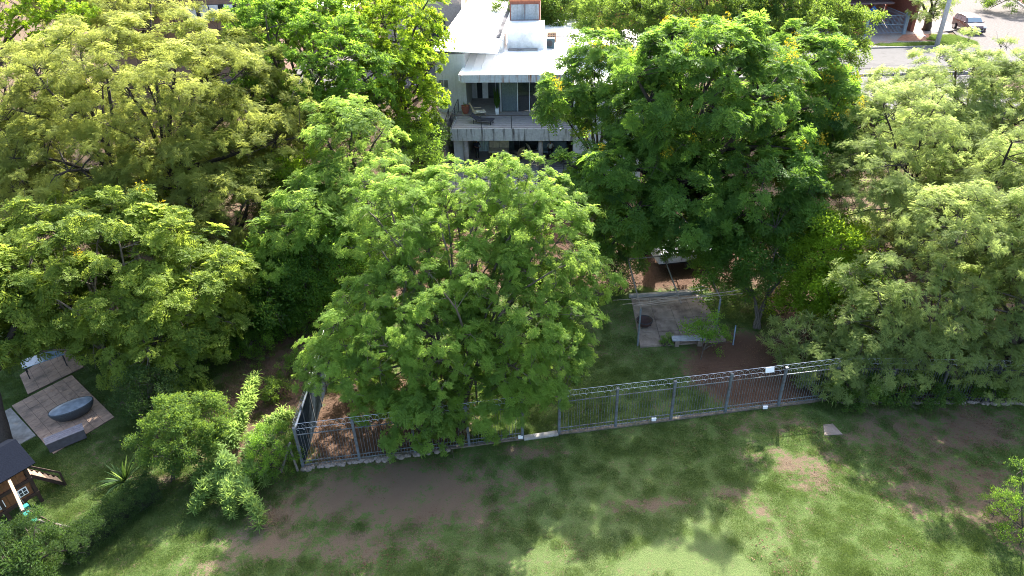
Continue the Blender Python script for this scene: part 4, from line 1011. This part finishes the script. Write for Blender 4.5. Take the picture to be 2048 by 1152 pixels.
for (x0, x1) in ((35.2, 40.3), (42.4, 46.55)):
    for h in (.35, 1.3, 2.3): bp_('rail', x0, x1, 84.4, 84.45, ZR+h, ZR+h+.06, BLUEG, gt)
    for k in range(int((x1-x0)/.16)): bp_('bar', x0+k*.16+.02, x0+k*.16+.045, 84.40, 84.43, ZR+.3, ZR+2.35, BLUEG, gt)
for k in range(34): bp_('bar', 46.9, 46.93, 84.8+k*.25, 84.83+k*.25, ZR+.2, ZR+2.3, BLUEG, gt)
bp_('rail', 46.9, 46.94, 84.7, 93.2, ZR+2.3, ZR+2.36, BLUEG, gt)
um = thing('blue_hammock_chair', (44.6, 90, ZR+.24), 'blue folded cover hanging in the carport of the brick house', 'cover')
part('cloth_or_leaves', MB().lathe((44.6, 88.4, ZR+2.0), [(.05, .7), (.35, .3), (.6, -.1), (.55, -.25), (.2, -.2), (0, -.1)], 10, sx=1.5, sy=.5), mat('blue_cloth', (.05, .12, .30), .8), um, sm=True)
part('cord', MB().tube([(44.6, 88.4, ZR+2.7), (44.6, 88.4, ZR+2.95)], .02, 4), DARKM, um)
# parked trolley / motorcycle under the carport
mo = thing('motorcycle', (38.5, 86.6, ZR+.24), 'dark motorcycle parked behind the gate of the brick house', 'motorcycle'); c = Vector((38.6, 86.6, ZR+.24))
for s_ in (-.6, .6): part('wheel', MB().tube([c+Vector((s_, -.05, .3)), c+Vector((s_, .05, .3))], .3, 14), DARKM, mo)
part('body', MB().bar(c+Vector((-.4, 0, .6)), c+Vector((.35, 0, .72)), .25, .25), mat('grey_paint', (.15, .17, .2), .4), mo, bevel=.06)
part('seat', MB().box(c+Vector((-.25, 0, .82)), (.6, .24, .08)), DARKM, mo); part('fork', MB().bar(c+Vector((.6, 0, .3)), c+Vector((.38, 0, .95)), .06), GALV, mo); part('handlebar', MB().bar(c+Vector((.38, -.35, 1.0)), c+Vector((.38, .35, 1.0)), .04), DARKM, mo)
for (px, py, lb) in ((1728, 76, 'small white framed hatch in the pavement before the gates'), (1843, 72, 'small white framed hatch in the pavement beside the tree')):
    c = gp(px, py, ZR+.22); t = thing('meter_hatch', c, lb, 'hatch', 'white framed hatches in the pavement')
    part('lid', MB().box(c+Vector((0, 0, .02)), (.55, .55, .03)), GREYM, t)
    for (dx, dy, sx, sy) in ((0, .32, .76, .09), (0, -.32, .76, .09), (.335, 0, .09, .54), (-.335, 0, .09, .54)): part('frame', MB().box(c+Vector((dx, dy, .03)), (sx, sy, .05)), WHITE, t)
pc = gp(1873, 92, ZR+.2); pole = thing('utility_pole', pc, 'tall grey concrete utility pole on the street corner', 'pole')
part('shaft', MB().tube([pc+Vector((0, 0, -.3)), pc+Vector((0, 0, 11))], [.26, .15], 12), mat('pole_concrete', (.40, .41, .41), .8), pole, sm=True)
part('lamp_clamp', MB().box(pc+Vector((.1, -.3, 5.2)), (.4, .3, .35)), DARKM, pole)
for z in (9.2, 10.2): part('crossarm', MB().box(pc+Vector((0, -.2, z)), (2.0, .1, .12)), WOODG, pole)
k = 0
for (z, dy, zz) in ((7.6, 0, 7.4), (8.0, .2, 7.7), (8.4, -.1, 8.1), (8.8, .1, 8.3), (9.3, -.9, 8.7), (9.3, -.2, 8.9), (10.3, -.8, 9.5)):
    a = pc+Vector((-.1, dy, z)); b = Vector((4, 86+dy*3, ZR+zz)); P = [a.lerp(b, t)-Vector((0, 0, 3.2*t*(1-t))) for t in [j/16 for j in range(17)]]
    o = part('overhead_wire', MB().tube(P, .028, 4, False), GALV, org=a); tag(o, ('lowest', 'second lowest', 'third lowest', 'middle', 'third highest', 'second highest', 'highest')[k]+' of the thin overhead wires running left from the utility pole', 'wire', 'overhead wires from the pole'); k += 1
# garden grid fence by the road
g0 = gd(1672, 137, 64.8); g1 = gd(1815, 137, 64.2); gf = thing('grid_fence', (g0.x, g0.y, ZR), 'thin dark wire grid fence above the near edge of the road', 'fence')
for h in (g0.z, g0.z-.85): part('rail', MB().bar((g0.x, g0.y, h), (g1.x, g1.y, h), .05), DARKM, gf)
for k in range(7): p = g0.lerp(g1, k/6); part('post', MB().tube([(p.x, p.y, g0.z), (p.x, p.y, g0.z-3.2)], .03, 5), DARKM, gf)
for q_, lb in ((g0, 'dark narrow pier at the left end of the grid fence'), (g1, 'dark narrow pier at the right end of the grid fence')):
    o = part('gate_pier', MB().box((q_.x-.55 if q_ is g0 else q_.x+.6, q_.y, g0.z-1.7), (1.0, .5, 3.2)).box((q_.x-.55 if q_ is g0 else q_.x+.6, q_.y, g0.z-.07), (1.1, .6, .06)), mat('dark_pier', (.12, .11, .11), .8), org=(q_.x, q_.y, ZR)); tag(o, lb, 'pier')

# car: burgundy people carrier, built along x (front at +x)
def car():
    t = thing('parked_car', (0, 0, 0), 'dark red people carrier parked facing down the side street', 'car')
    PAINT = mat('burgundy_paint', (.040, .010, .018), .25, metal=.1, var=.03, bump=0, spec=.8)
    prof = [(-2.1, .35), (-2.15, .75), (-2.08, 1.05), (-1.95, 1.45), (-1.75, 1.62), (-.9, 1.68), (.15, 1.62), (.55, 1.50), (1.15, 1.06), (1.95, .88), (2.15, .66), (2.17, .36)]
    def hwid(x, z): return (.86-.10*max(0, (abs(x)-1.5)/.65)**2)*(1 if z < .95 else 1-.20*(z-.95)/.7)
    bm = bmesh.new(); rows = []
    for s_ in (-1, -.8, 0, .8, 1):
        rows.append([bm.verts.new((x, s_*hwid(x, z), z+(.03*(1-abs(s_)) if z > 1 else 0))) for x, z in prof])
    for a, b in zip(rows[:-1], rows[1:]):
        for i in range(len(prof)): j = (i+1) % len(prof); bm.faces.new((a[i], a[j], b[j], b[i]))
    for r_ in (rows[0], rows[-1]): bm.faces.new(r_)
    bmesh.ops.recalc_face_normals(bm, faces=bm.faces); me = bpy.data.meshes.new('body'); bm.to_mesh(me); bm.free(); me.materials.append(PAINT)
    body = bpy.data.objects.new('body', me); COL.objects.link(body); body.parent = t; bv = body.modifiers.new('bevel', 'BEVEL'); bv.width = .06; bv.segments = 3; bv.limit_method = 'ANGLE'
    CG = mat('car_glass', (.10, .16, .20), .06, var=.02, bump=0, spec=1)
    def quad(name, P, m): 
        mb = MB(); P = [Vector(p) for p in P]; nrm = (P[1]-P[0]).cross(P[2]-P[0]).normalized()*.012; 
        mb.add([p+nrm for p in P]+[p-nrm for p in P], [(0, 1, 2, 3), (7, 6, 5, 4), (0, 4, 5, 1), (1, 5, 6, 2), (2, 6, 7, 3), (3, 7, 4, 0)]); return part(name, mb, m, t)
    quad('windscreen', [(.60, -.66, 1.50), (.60, .66, 1.50), (1.12, .76, 1.12), (1.12, -.76, 1.12)], CG)
    quad('rear_window', [(-2.03, -.6, 1.45), (-2.03, .6, 1.45), (-2.11, .68, 1.1), (-2.11, -.68, 1.1)], CG)
    for s_ in (-1, 1):
        for x0, x1, x2, x3 in ((.45, -.35, -.35, .95), (-.42, -1.15, -1.15, -.42), (-1.22, -1.75, -1.90, -1.22)):
            quad('side_window', [(x0, s_*.735, 1.50), (x1, s_*.735, 1.52), (x2, s_*.845, 1.08), (x3, s_*.845, 1.08)], CG)
        part('headlight', MB().box((2.02, s_*.62, .76), (.26, .30, .14)), mat('lamp_glass', (.7, .72, .75), .1, bump=0), t, bevel=.03)
        part('tail_light', MB().box((-2.12, s_*.68, 1.0), (.08, .14, .35)), mat('red_lamp', (.4, .01, .01), .2, bump=0), t)
        part('mirror', MB().box((.85, s_*.96, 1.10), (.12, .18, .13)), PAINT, t, bevel=.03)
        for x in (-1.3, 1.35):
            wh = part('wheel', MB().tube([(x, s_*.66, .33), (x, s_*.875, .33)], .33, 20), DARKM, t); part('rim', MB().tube([(x, s_*.87, .33), (x, s_*.89, .33)], .21, 12), GALV, wh)
            part('door_handle', MB().box((x*.35, s_*.885, .95), (.16, .02, .03)), GALV, t)
    part('grille', MB().box((2.15, 0, .62), (.06, .95, .22)), DARKM, t); part('grille_trim', MB().box((2.17, 0, .50), (.05, 1.0, .035)).box((2.17, -.46, .58), (.05, .04, .2)).box((2.17, .46, .58), (.05, .04, .2)), GALV, t)
    part('badge', MB().tube([(2.18, 0, .63), (2.20, 0, .63)], .07, 12), GALV, t); part('number_plate', MB().box((2.19, 0, .40), (.02, .5, .13)), WHITE, t)
    part('bumper', MB().box((2.10, 0, .32), (.2, 1.55, .16)), DARKM, t, bevel=.03)
    return t
cc = car(); cp = gp(1934, 62, ZR+.14); cc.location = (cp.x, cp.y, ZR+.13); cc.rotation_euler = (0, 0, R(266)); cc.scale = (1.08,)*3

# buildings behind the trees at the top left and middle
b1 = thing('brown_building', (-27, 72, 3), 'brown rendered building with white shutters behind the trees at the left', 'building')
a = gd(372, 40, 72); b = gd(470, 40, 72)
def bb(name, x0, x1, y0, y1, z0, z1, m, parent): return part(name, MB().box(((x0+x1)/2, (y0+y1)/2, (z0+z1)/2), (x1-x0, y1-y0, z1-z0)), m, parent)
bb('wall', a.x-9, b.x+4, 72, 82, 2, 13, BROWNW, b1)
f = bb('window', a.x-.2, b.x+.4, 71.9, 72, a.z-.1, a.z+1.35, BLACKI, b1)
for k, u in enumerate((.03, .30, .50, .80)): bb('shutter', a.x+(b.x-a.x)*u+.2, a.x+(b.x-a.x)*(u+.18)+.2, 71.8, 71.88, a.z-.08, a.z+1.33, WHITE, f)
b2 = thing('beige_building', (-9, 76, 3), 'beige building with a dark opening just left of the white roof', 'building')
a = gd(868, 60, 76); bb('wall', a.x-5, a.x+3, 76, 84, 2, 13.4, mat('beige_render', (.42, .34, .28), .9), b2); bb('opening', a.x-1, a.x+1.2, 75.9, 75.99, a.z-1.2, a.z+1.3, BLACKI, b2)
b3 = thing('far_brick_building', (12, 92, 4), 'red brick building behind the trees at the top centre', 'building')
a = gd(1205, 40, 92); bb('wall', a.x-6, a.x+16, 92, 100, 3, 12.5, BRICK, b3)
for k in range(5): bb('window', a.x-5+k*4, a.x-3.4+k*4, 91.9, 91.99, 6.2, 7.8, BLACKI, b3)
b4 = thing('pale_building', (-22, 80, 4), 'pale flat roof showing between the trees left of the white house', 'building'); a = gd(540, 8, 80)
bb('wall', a.x-6, a.x+8, 84, 92, 3, 8.5, BROWNW, b4); bb('roof', a.x-6.2, a.x+8.2, 83.8, 92.2, 8.5, 8.7, WHITE, b4)

# ------------------------------------------------------------------ vegetation
B = lambda px, py: on(px, py)
tree('feathery_tree', B(285, 480), [E(290, 210, 43, 270, 170, 6.5), E(480, 230, 44, 125, 140, 4.2), E(180, 330, 39.5, 150, 110, 4.5), E(400, 340, 40, 140, 100, 4), E(540, 300, 41, 70, 80, 3), E(60, 360, 38, 90, 80, 3)], 'olive',
     'huge olive green feathery tree filling the upper left, with dark forking trunk', lobe=1.05, dens=1.1, sc=.88, trunk=.42, stems=2, bark=BARKD, fork=.4)
tree('feathery_tree', B(20, 500), [E(50, 200, 47, 130, 110, 4.5), E(20, 330, 43, 90, 110, 3.5)], 'olive', 'olive green feathery tree at the left picture edge behind the huge one', lobe=1.0, dens=1.0, sc=.88, bark=BARKD)
tree('broad_leaf_tree', (-48, 64, 0), [E(70, 30, 62, 110, 60, 4)], 'limebroad', 'bright green tree in the top left corner', lobe=1.2, sc=1.2, dens=1)
tree('feathery_tree', (-34, 70, 0), [E(250, 10, 66, 120, 40, 4), E(130, 10, 70, 80, 40, 4)], 'olive', 'distant olive tree crown along the top edge left of the brown building', lobe=1.2, sc=1.2)
tree('yellow_green_tree', B(285, 800), [E(225, 560, 30.5, 235, 135, 4.2), E(400, 600, 29.5, 80, 90, 2.4), E(90, 530, 31.5, 130, 110, 4), E(340, 660, 29, 130, 110, 3.2), E(160, 460, 33, 110, 60, 2.5), E(110, 640, 28.5, 120, 60, 2.5)], 'bigleaf',
     'bright yellow green pinnate leaved tree over the left garden', lobe=.85, dens=1.0, sc=1.0, trunk=.22, stems=2, bark=BARKG, flowers=10, tintm=.55, cover=1.0)
tree('yellow_green_tree', B(8, 900), [E(20, 660, 26.5, 70, 70, 2.2), E(-60, 560, 27, 90, 90, 3)], 'bigleaf', 'green tree with thick dark trunk at the far left edge', lobe=.8, dens=.9, trunk=.36, bark=BARKD, tintm=.4)
tree('broad_leaf_tree', B(600, 360), [E(600, 130, 49.5, 120, 115, 4.2), E(700, 170, 48, 85, 105, 3.5), E(560, 50, 52, 110, 55, 4)], 'broad', 'rich green broad leaved tree left of the white house', lobe=.95, dens=1.0, sc=1.1, bark=BARKG)
tree('broad_leaf_tree', B(640, 260), [E(660, 20, 58, 130, 45, 4)], 'limebroad', 'bright green tree crown at the top edge between brown building and white house', lobe=1.0, sc=1.15)
tree('broad_leaf_tree', B(800, 330), [E(795, 70, 53, 85, 90, 3.8), E(815, 190, 50.5, 65, 110, 3)], 'limebroad', 'tall yellow green tree touching the left wall of the white house', lobe=.95, dens=1.0, sc=1.1)
tree('small_tree', B(822, 385), [E(822, 310, 47, 42, 52, 1.8)], 'mid', 'small bright green tree at the foot of the outer stair', lobe=.6, sc=1.1)
tree('feathery_tree', B(720, 470), [E(700, 290, 40, 85, 80, 2.8), E(690, 370, 38, 100, 65, 2.6), E(740, 440, 35, 70, 60, 2.4)], 'feather', 'light green feathery tree crown in front of the rich green tree', lobe=.9, dens=1.1)
tree('feathery_tree', B(600, 570), [E(615, 450, 34.5, 80, 75, 2.4), E(570, 520, 34, 70, 50, 2.2)], 'feather', 'grey green feathery tree above the dark gully', lobe=.85, dens=1.1, tintm=.4)
tree('feathery_tree', B(480, 540), [E(485, 430, 37.5, 105, 95, 3.2), E(420, 500, 36, 60, 60, 2.4)], 'olive', 'olive feathery tree left of the dark gully', lobe=.9, dens=1.1, tintm=.45)
tree('small_tree', B(575, 470), [E(577, 370, 40, 48, 48, 1.8)], 'small', 'small yellow green tree between the feathery crowns', lobe=.6, sc=1.3, tintm=.7)
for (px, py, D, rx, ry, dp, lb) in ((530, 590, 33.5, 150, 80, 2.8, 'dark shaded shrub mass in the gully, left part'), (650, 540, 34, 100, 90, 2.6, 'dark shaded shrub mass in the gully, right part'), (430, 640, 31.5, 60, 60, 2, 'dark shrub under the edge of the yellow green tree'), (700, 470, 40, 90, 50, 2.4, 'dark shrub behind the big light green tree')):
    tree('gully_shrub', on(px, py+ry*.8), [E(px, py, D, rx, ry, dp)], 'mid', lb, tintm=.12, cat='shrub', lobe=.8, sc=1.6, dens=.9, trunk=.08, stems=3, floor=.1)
tree('light_green_tree', B(930, 840), [E(930, 385, 29.5, 110, 60, 2.6), E(1040, 400, 29, 75, 70, 2.2), E(790, 430, 28.8, 95, 85, 2.8), E(1100, 480, 27.8, 85, 95, 2.6), E(1160, 560, 27, 60, 50, 1.8), E(900, 540, 26.8, 140, 80, 3.0), E(760, 620, 25.2, 110, 80, 2.6), E(870, 690, 24.4, 110, 85, 2.4), E(830, 750, 26.3, 130, 60, 2.0), E(940, 500, 28.8, 130, 80, 2.2), E(1000, 570, 27.5, 120, 70, 2.2), E(850, 600, 27, 110, 70, 2.2), E(1050, 640, 25.2, 115, 90, 2.6), E(680, 730, 24.3, 70, 65, 1.8), E(1185, 590, 26.6, 35, 28, 1.0), E(640, 700, 25.2, 30, 35, 1.0), E(1130, 690, 25, 45, 40, 1.2), E(1010, 345, 29.5, 40, 30, 1.0), E(800, 790, 23.8, 100, 65, 1.6), E(950, 800, 23.8, 80, 60, 1.6), E(1070, 740, 24.3, 90, 75, 1.8)], 'feather',
     'big light green feathery tree in the centre, hanging over the left fence', lobe=.62, dens=1.0, sc=.66, trunk=.18, stems=5, bark=BARKG, tintm=.6, fork=.4, cover=.85)
tree('drooping_branch', on(850, 900), [E(845, 850, 22.2, 65, 65, .9)], 'feather', 'low green branches drooping over the left fence', cat='branches', lobe=.5, sc=.8, trunk=.05, floor=.15, tintm=.45)
tree('flowering_tree', B(1285, 500), [E(1430, 180, 37, 180, 110, 4.4), E(1600, 140, 41, 90, 70, 3), E(1320, 250, 38, 95, 95, 3.2), E(1580, 240, 40, 130, 115, 3.8), E(1400, 110, 37, 130, 60, 3), E(1240, 360, 36.5, 110, 85, 3.0), E(1380, 400, 35.5, 130, 85, 3.2), E(1520, 370, 35.5, 130, 90, 3.4), E(1640, 310, 39, 75, 75, 2.6), E(1250, 470, 36.5, 80, 55, 1.8), E(1380, 465, 36, 120, 50, 2.2)], 'deep',
     'huge dark green tree with yellow flower sprays beside the white house', lobe=.78, dens=.95, sc=.92, trunk=.5, bark=BARKD, flowers=115, tintm=.6, fork=.3, cover=.9)
tree('flowering_branch', B(1200, 470), [E(1125, 200, 41, 58, 45, 1.4), E(1205, 130, 42, 65, 55, 2.0), E(1190, 220, 41, 60, 45, 1.6)], 'deep', 'airy outer limb with yellow flowers reaching over the balcony', cat='tree', lobe=.5, dens=.45, cover=.42, trunk=.12, flowers=16, bark=BARKD)
tree('street_tree', (20, 66, 0), [E(1390, 15, 64, 170, 60, 5), E(1250, 40, 62, 80, 50, 3)], 'street', 'green street tree crown along the top edge above the flowering tree', lobe=1.1, sc=1.5, dens=1.1, tintm=.22)
tree('street_tree', (27, 65, 0), [E(1550, 30, 62, 110, 60, 4), E(1640, 85, 60, 75, 60, 3)], 'street', 'street tree whose right side hangs towards the road', lobe=1.0, sc=1.5, dens=1.1, tintm=.28)
tree('feathery_tree', B(1930, 400), [E(1920, 195, 43, 140, 95, 4.2), E(2040, 230, 41, 80, 130, 3.5), E(1980, 320, 39, 110, 80, 3.5), E(1860, 300, 40, 80, 80, 3)], 'grey', 'pale grey green feathery tree at the upper right in front of the street', lobe=.9, sc=.82, dens=1.1, tintm=.6)
tree('feathery_tree', B(1800, 500), [E(1790, 265, 37, 110, 90, 3.2), E(1740, 380, 33.5, 75, 75, 2.2), E(1880, 400, 36, 85, 70, 2.6), E(1850, 480, 34, 80, 50, 2.2)], 'grey', 'pale feathery tree with forked dark trunks right of the flowering tree', lobe=.85, sc=.82, dens=1.0, bark=BARKD, stems=3, trunk=.2, tintm=.6)
tree('feathery_tree', B(1960, 540), [E(1980, 430, 33, 110, 100, 3.2), E(1900, 450, 28.5, 85, 65, 2.2), E(2070, 480, 27.5, 100, 80, 2.8), E(2080, 380, 32, 90, 130, 3), E(1950, 520, 31, 90, 60, 2.2)], 'grey', 'feathery tree in the middle of the right hand group', lobe=.85, sc=.82, dens=1.1, tintm=.5, bark=BARKD)
tree('feathery_tree', B(1830, 800), [E(1830, 590, 27.6, 125, 95, 2.8), E(1760, 670, 26.6, 100, 80, 1.9), E(1870, 700, 26.0, 90, 60, 1.6), E(1720, 745, 25.4, 80, 45, 1.2)], 'grey', 'pale feathery tree standing behind the shaded fence', lobe=.7, sc=.82, dens=1.15, tintm=.55, stems=2, trunk=.14)
tree('feathery_tree', B(1990, 800), [E(2000, 650, 26.6, 95, 110, 2.6), E(2110, 560, 27, 110, 130, 3), E(1990, 745, 25.4, 100, 45, 1.2)], 'grey', 'feathery tree at the right picture edge behind the fence', lobe=.7, sc=.82, dens=1.15, tintm=.5)
tree('feathery_tree', B(1900, 790), [E(1890, 740, 27, 90, 60, 1.8)], 'grey', 'low dark feathery bush behind the right fence', lobe=.7, tintm=.25, floor=.2)
tree('bright_bush', B(1650, 650), [E(1655, 525, 32, 68, 74, 2.2), E(1630, 590, 31.5, 60, 45, 1.7)], 'small', 'vivid yellow green rounded bush tree right of the pergola', lobe=.65, sc=1.35, dens=1.1, tintm=.7)
tree('dark_bush_tree', B(1515, 660), [E(1500, 520, 33.5, 85, 62, 2.2), E(1580, 480, 35, 60, 60, 2), E(1450, 560, 33, 55, 35, 1.4)], 'cypress', 'dense dark green tree with bare grey branches beside the pergola', lobe=.7, sc=1.4, dens=1.1, tintm=.12, bark=BARKG, stems=4, trunk=.1)
tree('bamboo_clump', B(1610, 770), [E(1610, 700, 27.8, 65, 60, 1.5), E(1660, 770, 26, 75, 45, 1.2), E(1720, 720, 27, 60, 55, 1.4)], 'bamboo', 'loose bamboo like clump leaning over the fence', cat='bamboo', lobe=.55, sc=1.15, dens=1.3, stems=7, trunk=.03, floor=.1, tintm=.55, bark=mat('culm', (.22, .22, .10), .6))
tree('sapling', B(1400, 722), [E(1415, 674, 29.6, 30, 28, .6)], 'mid', 'young slim tree in front of the concrete slab', lobe=.4, sc=.8, trunk=.03, tintm=.6)
tree('small_plant', B(1335, 692), [E(1334, 684, 29.9, 12, 9, .25)], 'mid', 'tiny shrub at the left end of the stone bench', cat='plant', lobe=.16, sc=.28, trunk=.01, floor=.05)
tree('broad_leaf_shrub', B(1215, 600), [E(1232, 560, 36, 22, 45, .9)], 'smalldark', 'dark shrub behind the left pergola post', cat='shrub', lobe=.5, sc=1.1, trunk=.04, floor=.1)
tree('low_branches', B(2040, 1090), [E(2045, 1020, 17.4, 50, 75, .9)], 'mid', 'small leafy branches at the lower right edge', cat='shrub', lobe=.3, sc=.45, dens=.4, cover=.5, trunk=.03, tintm=.15, floor=.1)
tree('conifer', B(60, 1150), [E(58, 1115, 16.7, 75, 58, 1.1)], 'thuja', 'bright green conifer bush in the lower left corner', cat='conifer', lobe=.45, sc=.85, dens=1.2, trunk=.06, tintm=.45, floor=.1)
tree('round_shrub', B(350, 960), [E(350, 880, 21.6, 62, 70, 1.2), E(400, 830, 22.6, 55, 38, .9)], 'street', 'leafy green shrub left of the drooping plant', cat='shrub', lobe=.5, sc=.75, dens=1.1, trunk=.04, stems=4, tintm=.15, floor=.15)
tree('round_shrub', B(290, 870), [E(300, 800, 25, 50, 60, 1)], 'smalldark', 'dark slender shrub behind the leafy green shrub', cat='shrub', lobe=.5, sc=.9, trunk=.04, floor=.1)
tree('vine_shrub', B(545, 960), [E(540, 905, 21.4, 40, 45, .8)], 'mid', 'tangled grey green vine shrub beside the leaning props', cat='shrub', lobe=.4, sc=.6, trunk=.03, tintm=.3, floor=.1)
for (px, py, D, rx, ry, dp, k_, lb) in ((300, 420, 43, 130, 55, 3, 'mid', 'mid green undergrowth below the trunks of the huge olive tree'), (120, 400, 42, 110, 50, 3, 'smalldark', 'dark undergrowth at the left below the huge olive tree'),
    (450, 330, 47, 100, 50, 3, 'broad', 'leafy undergrowth behind the olive tree, right of its trunk'), (620, 250, 48, 110, 60, 3, 'mid', 'undergrowth in the shade below the rich green tree'), (1740, 470, 41, 90, 40, 2.5, 'grey', 'low grey green scrub behind the vivid yellow green bush'),
    (1900, 440, 41, 130, 60, 3, 'grey', 'scrub filling the gap between the right hand trees'), (1960, 590, 31, 90, 50, 2, 'mid', 'shaded undergrowth below the right hand feathery trees'), (1720, 610, 31.5, 60, 50, 1.8, 'mid', 'green undergrowth right of the vivid yellow green bush')):
    tree('undergrowth_shrub', on(px, py+ry*.8), [E(px, py, D, rx, ry, dp)], k_, lb, cat='shrub', lobe=.8, sc=1.3, dens=.9, trunk=.08, stems=3, floor=.1, tintm=.4)
for (px, py, D, rx, ry, lb) in ((1705, 775, 25.3, 60, 32, 'low bushy growth through the bars at the left end of the shaded fence'), (1835, 780, 25.2, 70, 34, 'low bushy growth through the bars in the middle of the shaded fence'), (1965, 782, 25.2, 65, 34, 'low bushy growth through the bars near the right picture edge')):
    tree('fence_shrub', on(px, py+ry*.6), [E(px, py, D, rx, ry, .8)], 'street', lb, cat='shrub', lobe=.45, sc=.75, dens=.9, trunk=.03, stems=3, floor=.1, tintm=.2)
for (px, py, lb) in ((1130, 25, 'bushy tree behind the white roof at the top'), (1060, 10, 'dark green tree behind the tank tower')):
    tree('roof_side_tree', gd(px, 60, 76), [E(px, py, 74, 55, 38, 3)], 'street', lb, lobe=1.1, sc=1.6, tintm=.4)
tree('ivy_tree', gp(1850, 62, 4), [E(1862, 20, 82, 30, 36, 2)], 'grey', 'ivy covered street tree beside the utility pole', lobe=.9, sc=1.4, trunk=.5, bark=BARKD)
tree('roadside_tree', (80, 100, 4), [E(2020, 15, 96, 45, 25, 3)], 'street', 'green roadside tree in the top right corner', lobe=1.1, sc=1.6, tintm=.3)
tree('gully_shrub', on(855, 330), [E(850, 285, 50, 25, 35, 1.4)], 'smalldark', 'dark hedge plant beside the outer stair', cat='shrub', lobe=.6, sc=1.6, trunk=.05, floor=.1)

# drooping sword leaved shrub (arms of leaves)
c = B(470, 960); root = thing('drooping_shrub', c, 'drooping shrub with long leafy arms left of the fence corner', 'shrub')
P = []; D_ = []; mb = MB()
arms = [(460, 1020), (440, 990), (520, 1035), (490, 990), (560, 860), (570, 830), (545, 890), (400, 960), (420, 900), (500, 800), (470, 850), (530, 960), (395, 1010), (450, 930), (510, 760), (430, 860)]
for (px, py) in arms:
    tip = gp(px, py, .45 if py > 950 else 1.3)
    mid = c.lerp(tip, .5)+Vector((0, 0, 1.3)); mid.z = max(mid.z, 1.6)
    pts = [c.lerp(mid, t) if t < .01 else ((1-t)**2*c+2*t*(1-t)*mid+t*t*tip) for t in [j/25 for j in range(26)]]
    mb.tube(pts[::5]+[tip], [.035, .03, .025, .02, .012, .006, .004][:len(pts[::5])+1], 5)
    for i in range(9, 26):
        for k in range(4): P.append(pts[i]+rv(.10)); D_.append((pts[i]-pts[i-1]).normalized()*.9+rv(.6)+Vector((0, 0, .25)))
foliage('leaves', 'sword', np.array([p[:] for p in P]), np.array([d[:] for d in D_]), RNG.uniform(.75, 1.15, len(P)), np.clip(RNG.normal(.7, .2, len(P)), 0, 1), root)
part('stems', mb, BARKG, root, sm=True)
# spiky agave / yucca
c = B(255, 975); root = thing('yucca', c, 'dark spiky rosette plant with long narrow leaves beside the hedge', 'yucca')
proto = None
for k in range(46):
    a = k*2.4; el = R(random.uniform(12, 78)); L = random.uniform(1.0, 1.5); d = Vector((math.cos(a)*math.cos(el), math.sin(a)*math.cos(el), math.sin(el))); s = d.cross(Vector((0, 0, 1))).normalized()*.035; b0 = c+Vector((0, 0, .35))
    pts = [b0+d*L*t-Vector((0, 0, .45*L*t*t*math.cos(el))) for t in (0, .35, .7, 1)]; mb = MB()
    mb.add([pts[0]-s, pts[0]+s, pts[1]+s*1.2, pts[1]-s*1.2, pts[2]+s, pts[2]-s, pts[3]], [(0, 1, 2, 3), (3, 2, 4, 5), (5, 4, 6)])
    part('leaf', mb, LM['dark'] if k % 4 else LM['sword'], root)
part('stem', MB().tube([c, c+Vector((0, 0, .4))], .10, 8), BARKD, root)
# clipped hedge running down to the lower left corner
hpts = [B(150, 1125), B(205, 1075), B(262, 1028), B(320, 990)]
root = thing('clipped_hedge', hpts[0], 'low dark clipped hedge running to the lower left corner', 'hedge'); P = []; D_ = []; core = MB()
for a, b in zip(hpts[:-1], hpts[1:]):
    d = (b-a); L = d.length; d /= L; s = d.cross(Vector((0, 0, 1)))
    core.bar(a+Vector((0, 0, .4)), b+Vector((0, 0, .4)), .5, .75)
    for k in range(int(L*260)):
        t = random.random(); q1 = random.uniform(-1, 1); h = random.random()
        u, v = (q1*.42, 1.0+.08*noise.noise(a.lerp(b, t)*2)) if random.random() < .5 else (math.copysign(.42, q1), h)
        P.append(a.lerp(b, t)+s*u+Vector((0, 0, v))+rv(.06)); D_.append(s*u+Vector((0, 0, v*.7))+rv(.5))
foliage('leaves', 'smalldark', np.array([p[:] for p in P]), np.array([d[:] for d in D_]), RNG.uniform(.35, .6, len(P)), np.clip(RNG.normal(.5, .25, len(P)), 0, 1), root)
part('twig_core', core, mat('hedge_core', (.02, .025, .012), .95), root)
# palm by the roof at the top
c = gd(842, 40, 66); base = Vector((c.x, c.y, gz(c.x, c.y))); root = thing('palm', base, 'palm crown beside the beige building left of the white roof', 'palm')
part('trunk', MB().tube([base, Vector((c.x, c.y, 11.5))], [.2, .14], 8), BARKG, root)
for k in range(16):
    a = k*2.4; el = R(random.uniform(5, 65)); mb = MB(); h = Vector((c.x, c.y, 11.5)); d = Vector((math.cos(a)*math.cos(el), math.sin(a)*math.cos(el), math.sin(el))); sd_ = d.cross(Vector((0, 0, 1))).normalized()
    for i in range(14):
        t = i/13; p = h+d*2.4*t-Vector((0, 0, 1.5*t*t))
        for s_ in (-1, 1): leaf(mb, p, sd_*s_+d*.6-Vector((0, 0, .4)), Vector((0, 0, 1)), .55*(1.1-t*.6), .05)
    part('frond', mb, LM['broad'], root)
# tangled growth on the slope between the left garden and the fence corner
for (px, py, rx, ry, k_, t_, lb) in ((560, 655, 55, 20, 'mid', .6, 'sunlit climbing greenery along the upper edge of the red slope'), (500, 700, 40, 22, 'mid', .45, 'leafy weeds at the left side of the red slope'),
        (600, 725, 32, 18, 'mid', .4, 'small leafy clump on the bare red slope near the side fence'), (540, 780, 30, 20, 'street', .3, 'low green clump below the red slope beside the drooping shrub')):
    g = on(px, py+ry); tree('slope_shrub', g, [E(px, py, g.y+.3, rx, ry, .7)], k_, lb, cat='shrub', lobe=.38, sc=.6, dens=.9, trunk=.02, stems=3, floor=.03, tintm=t_)
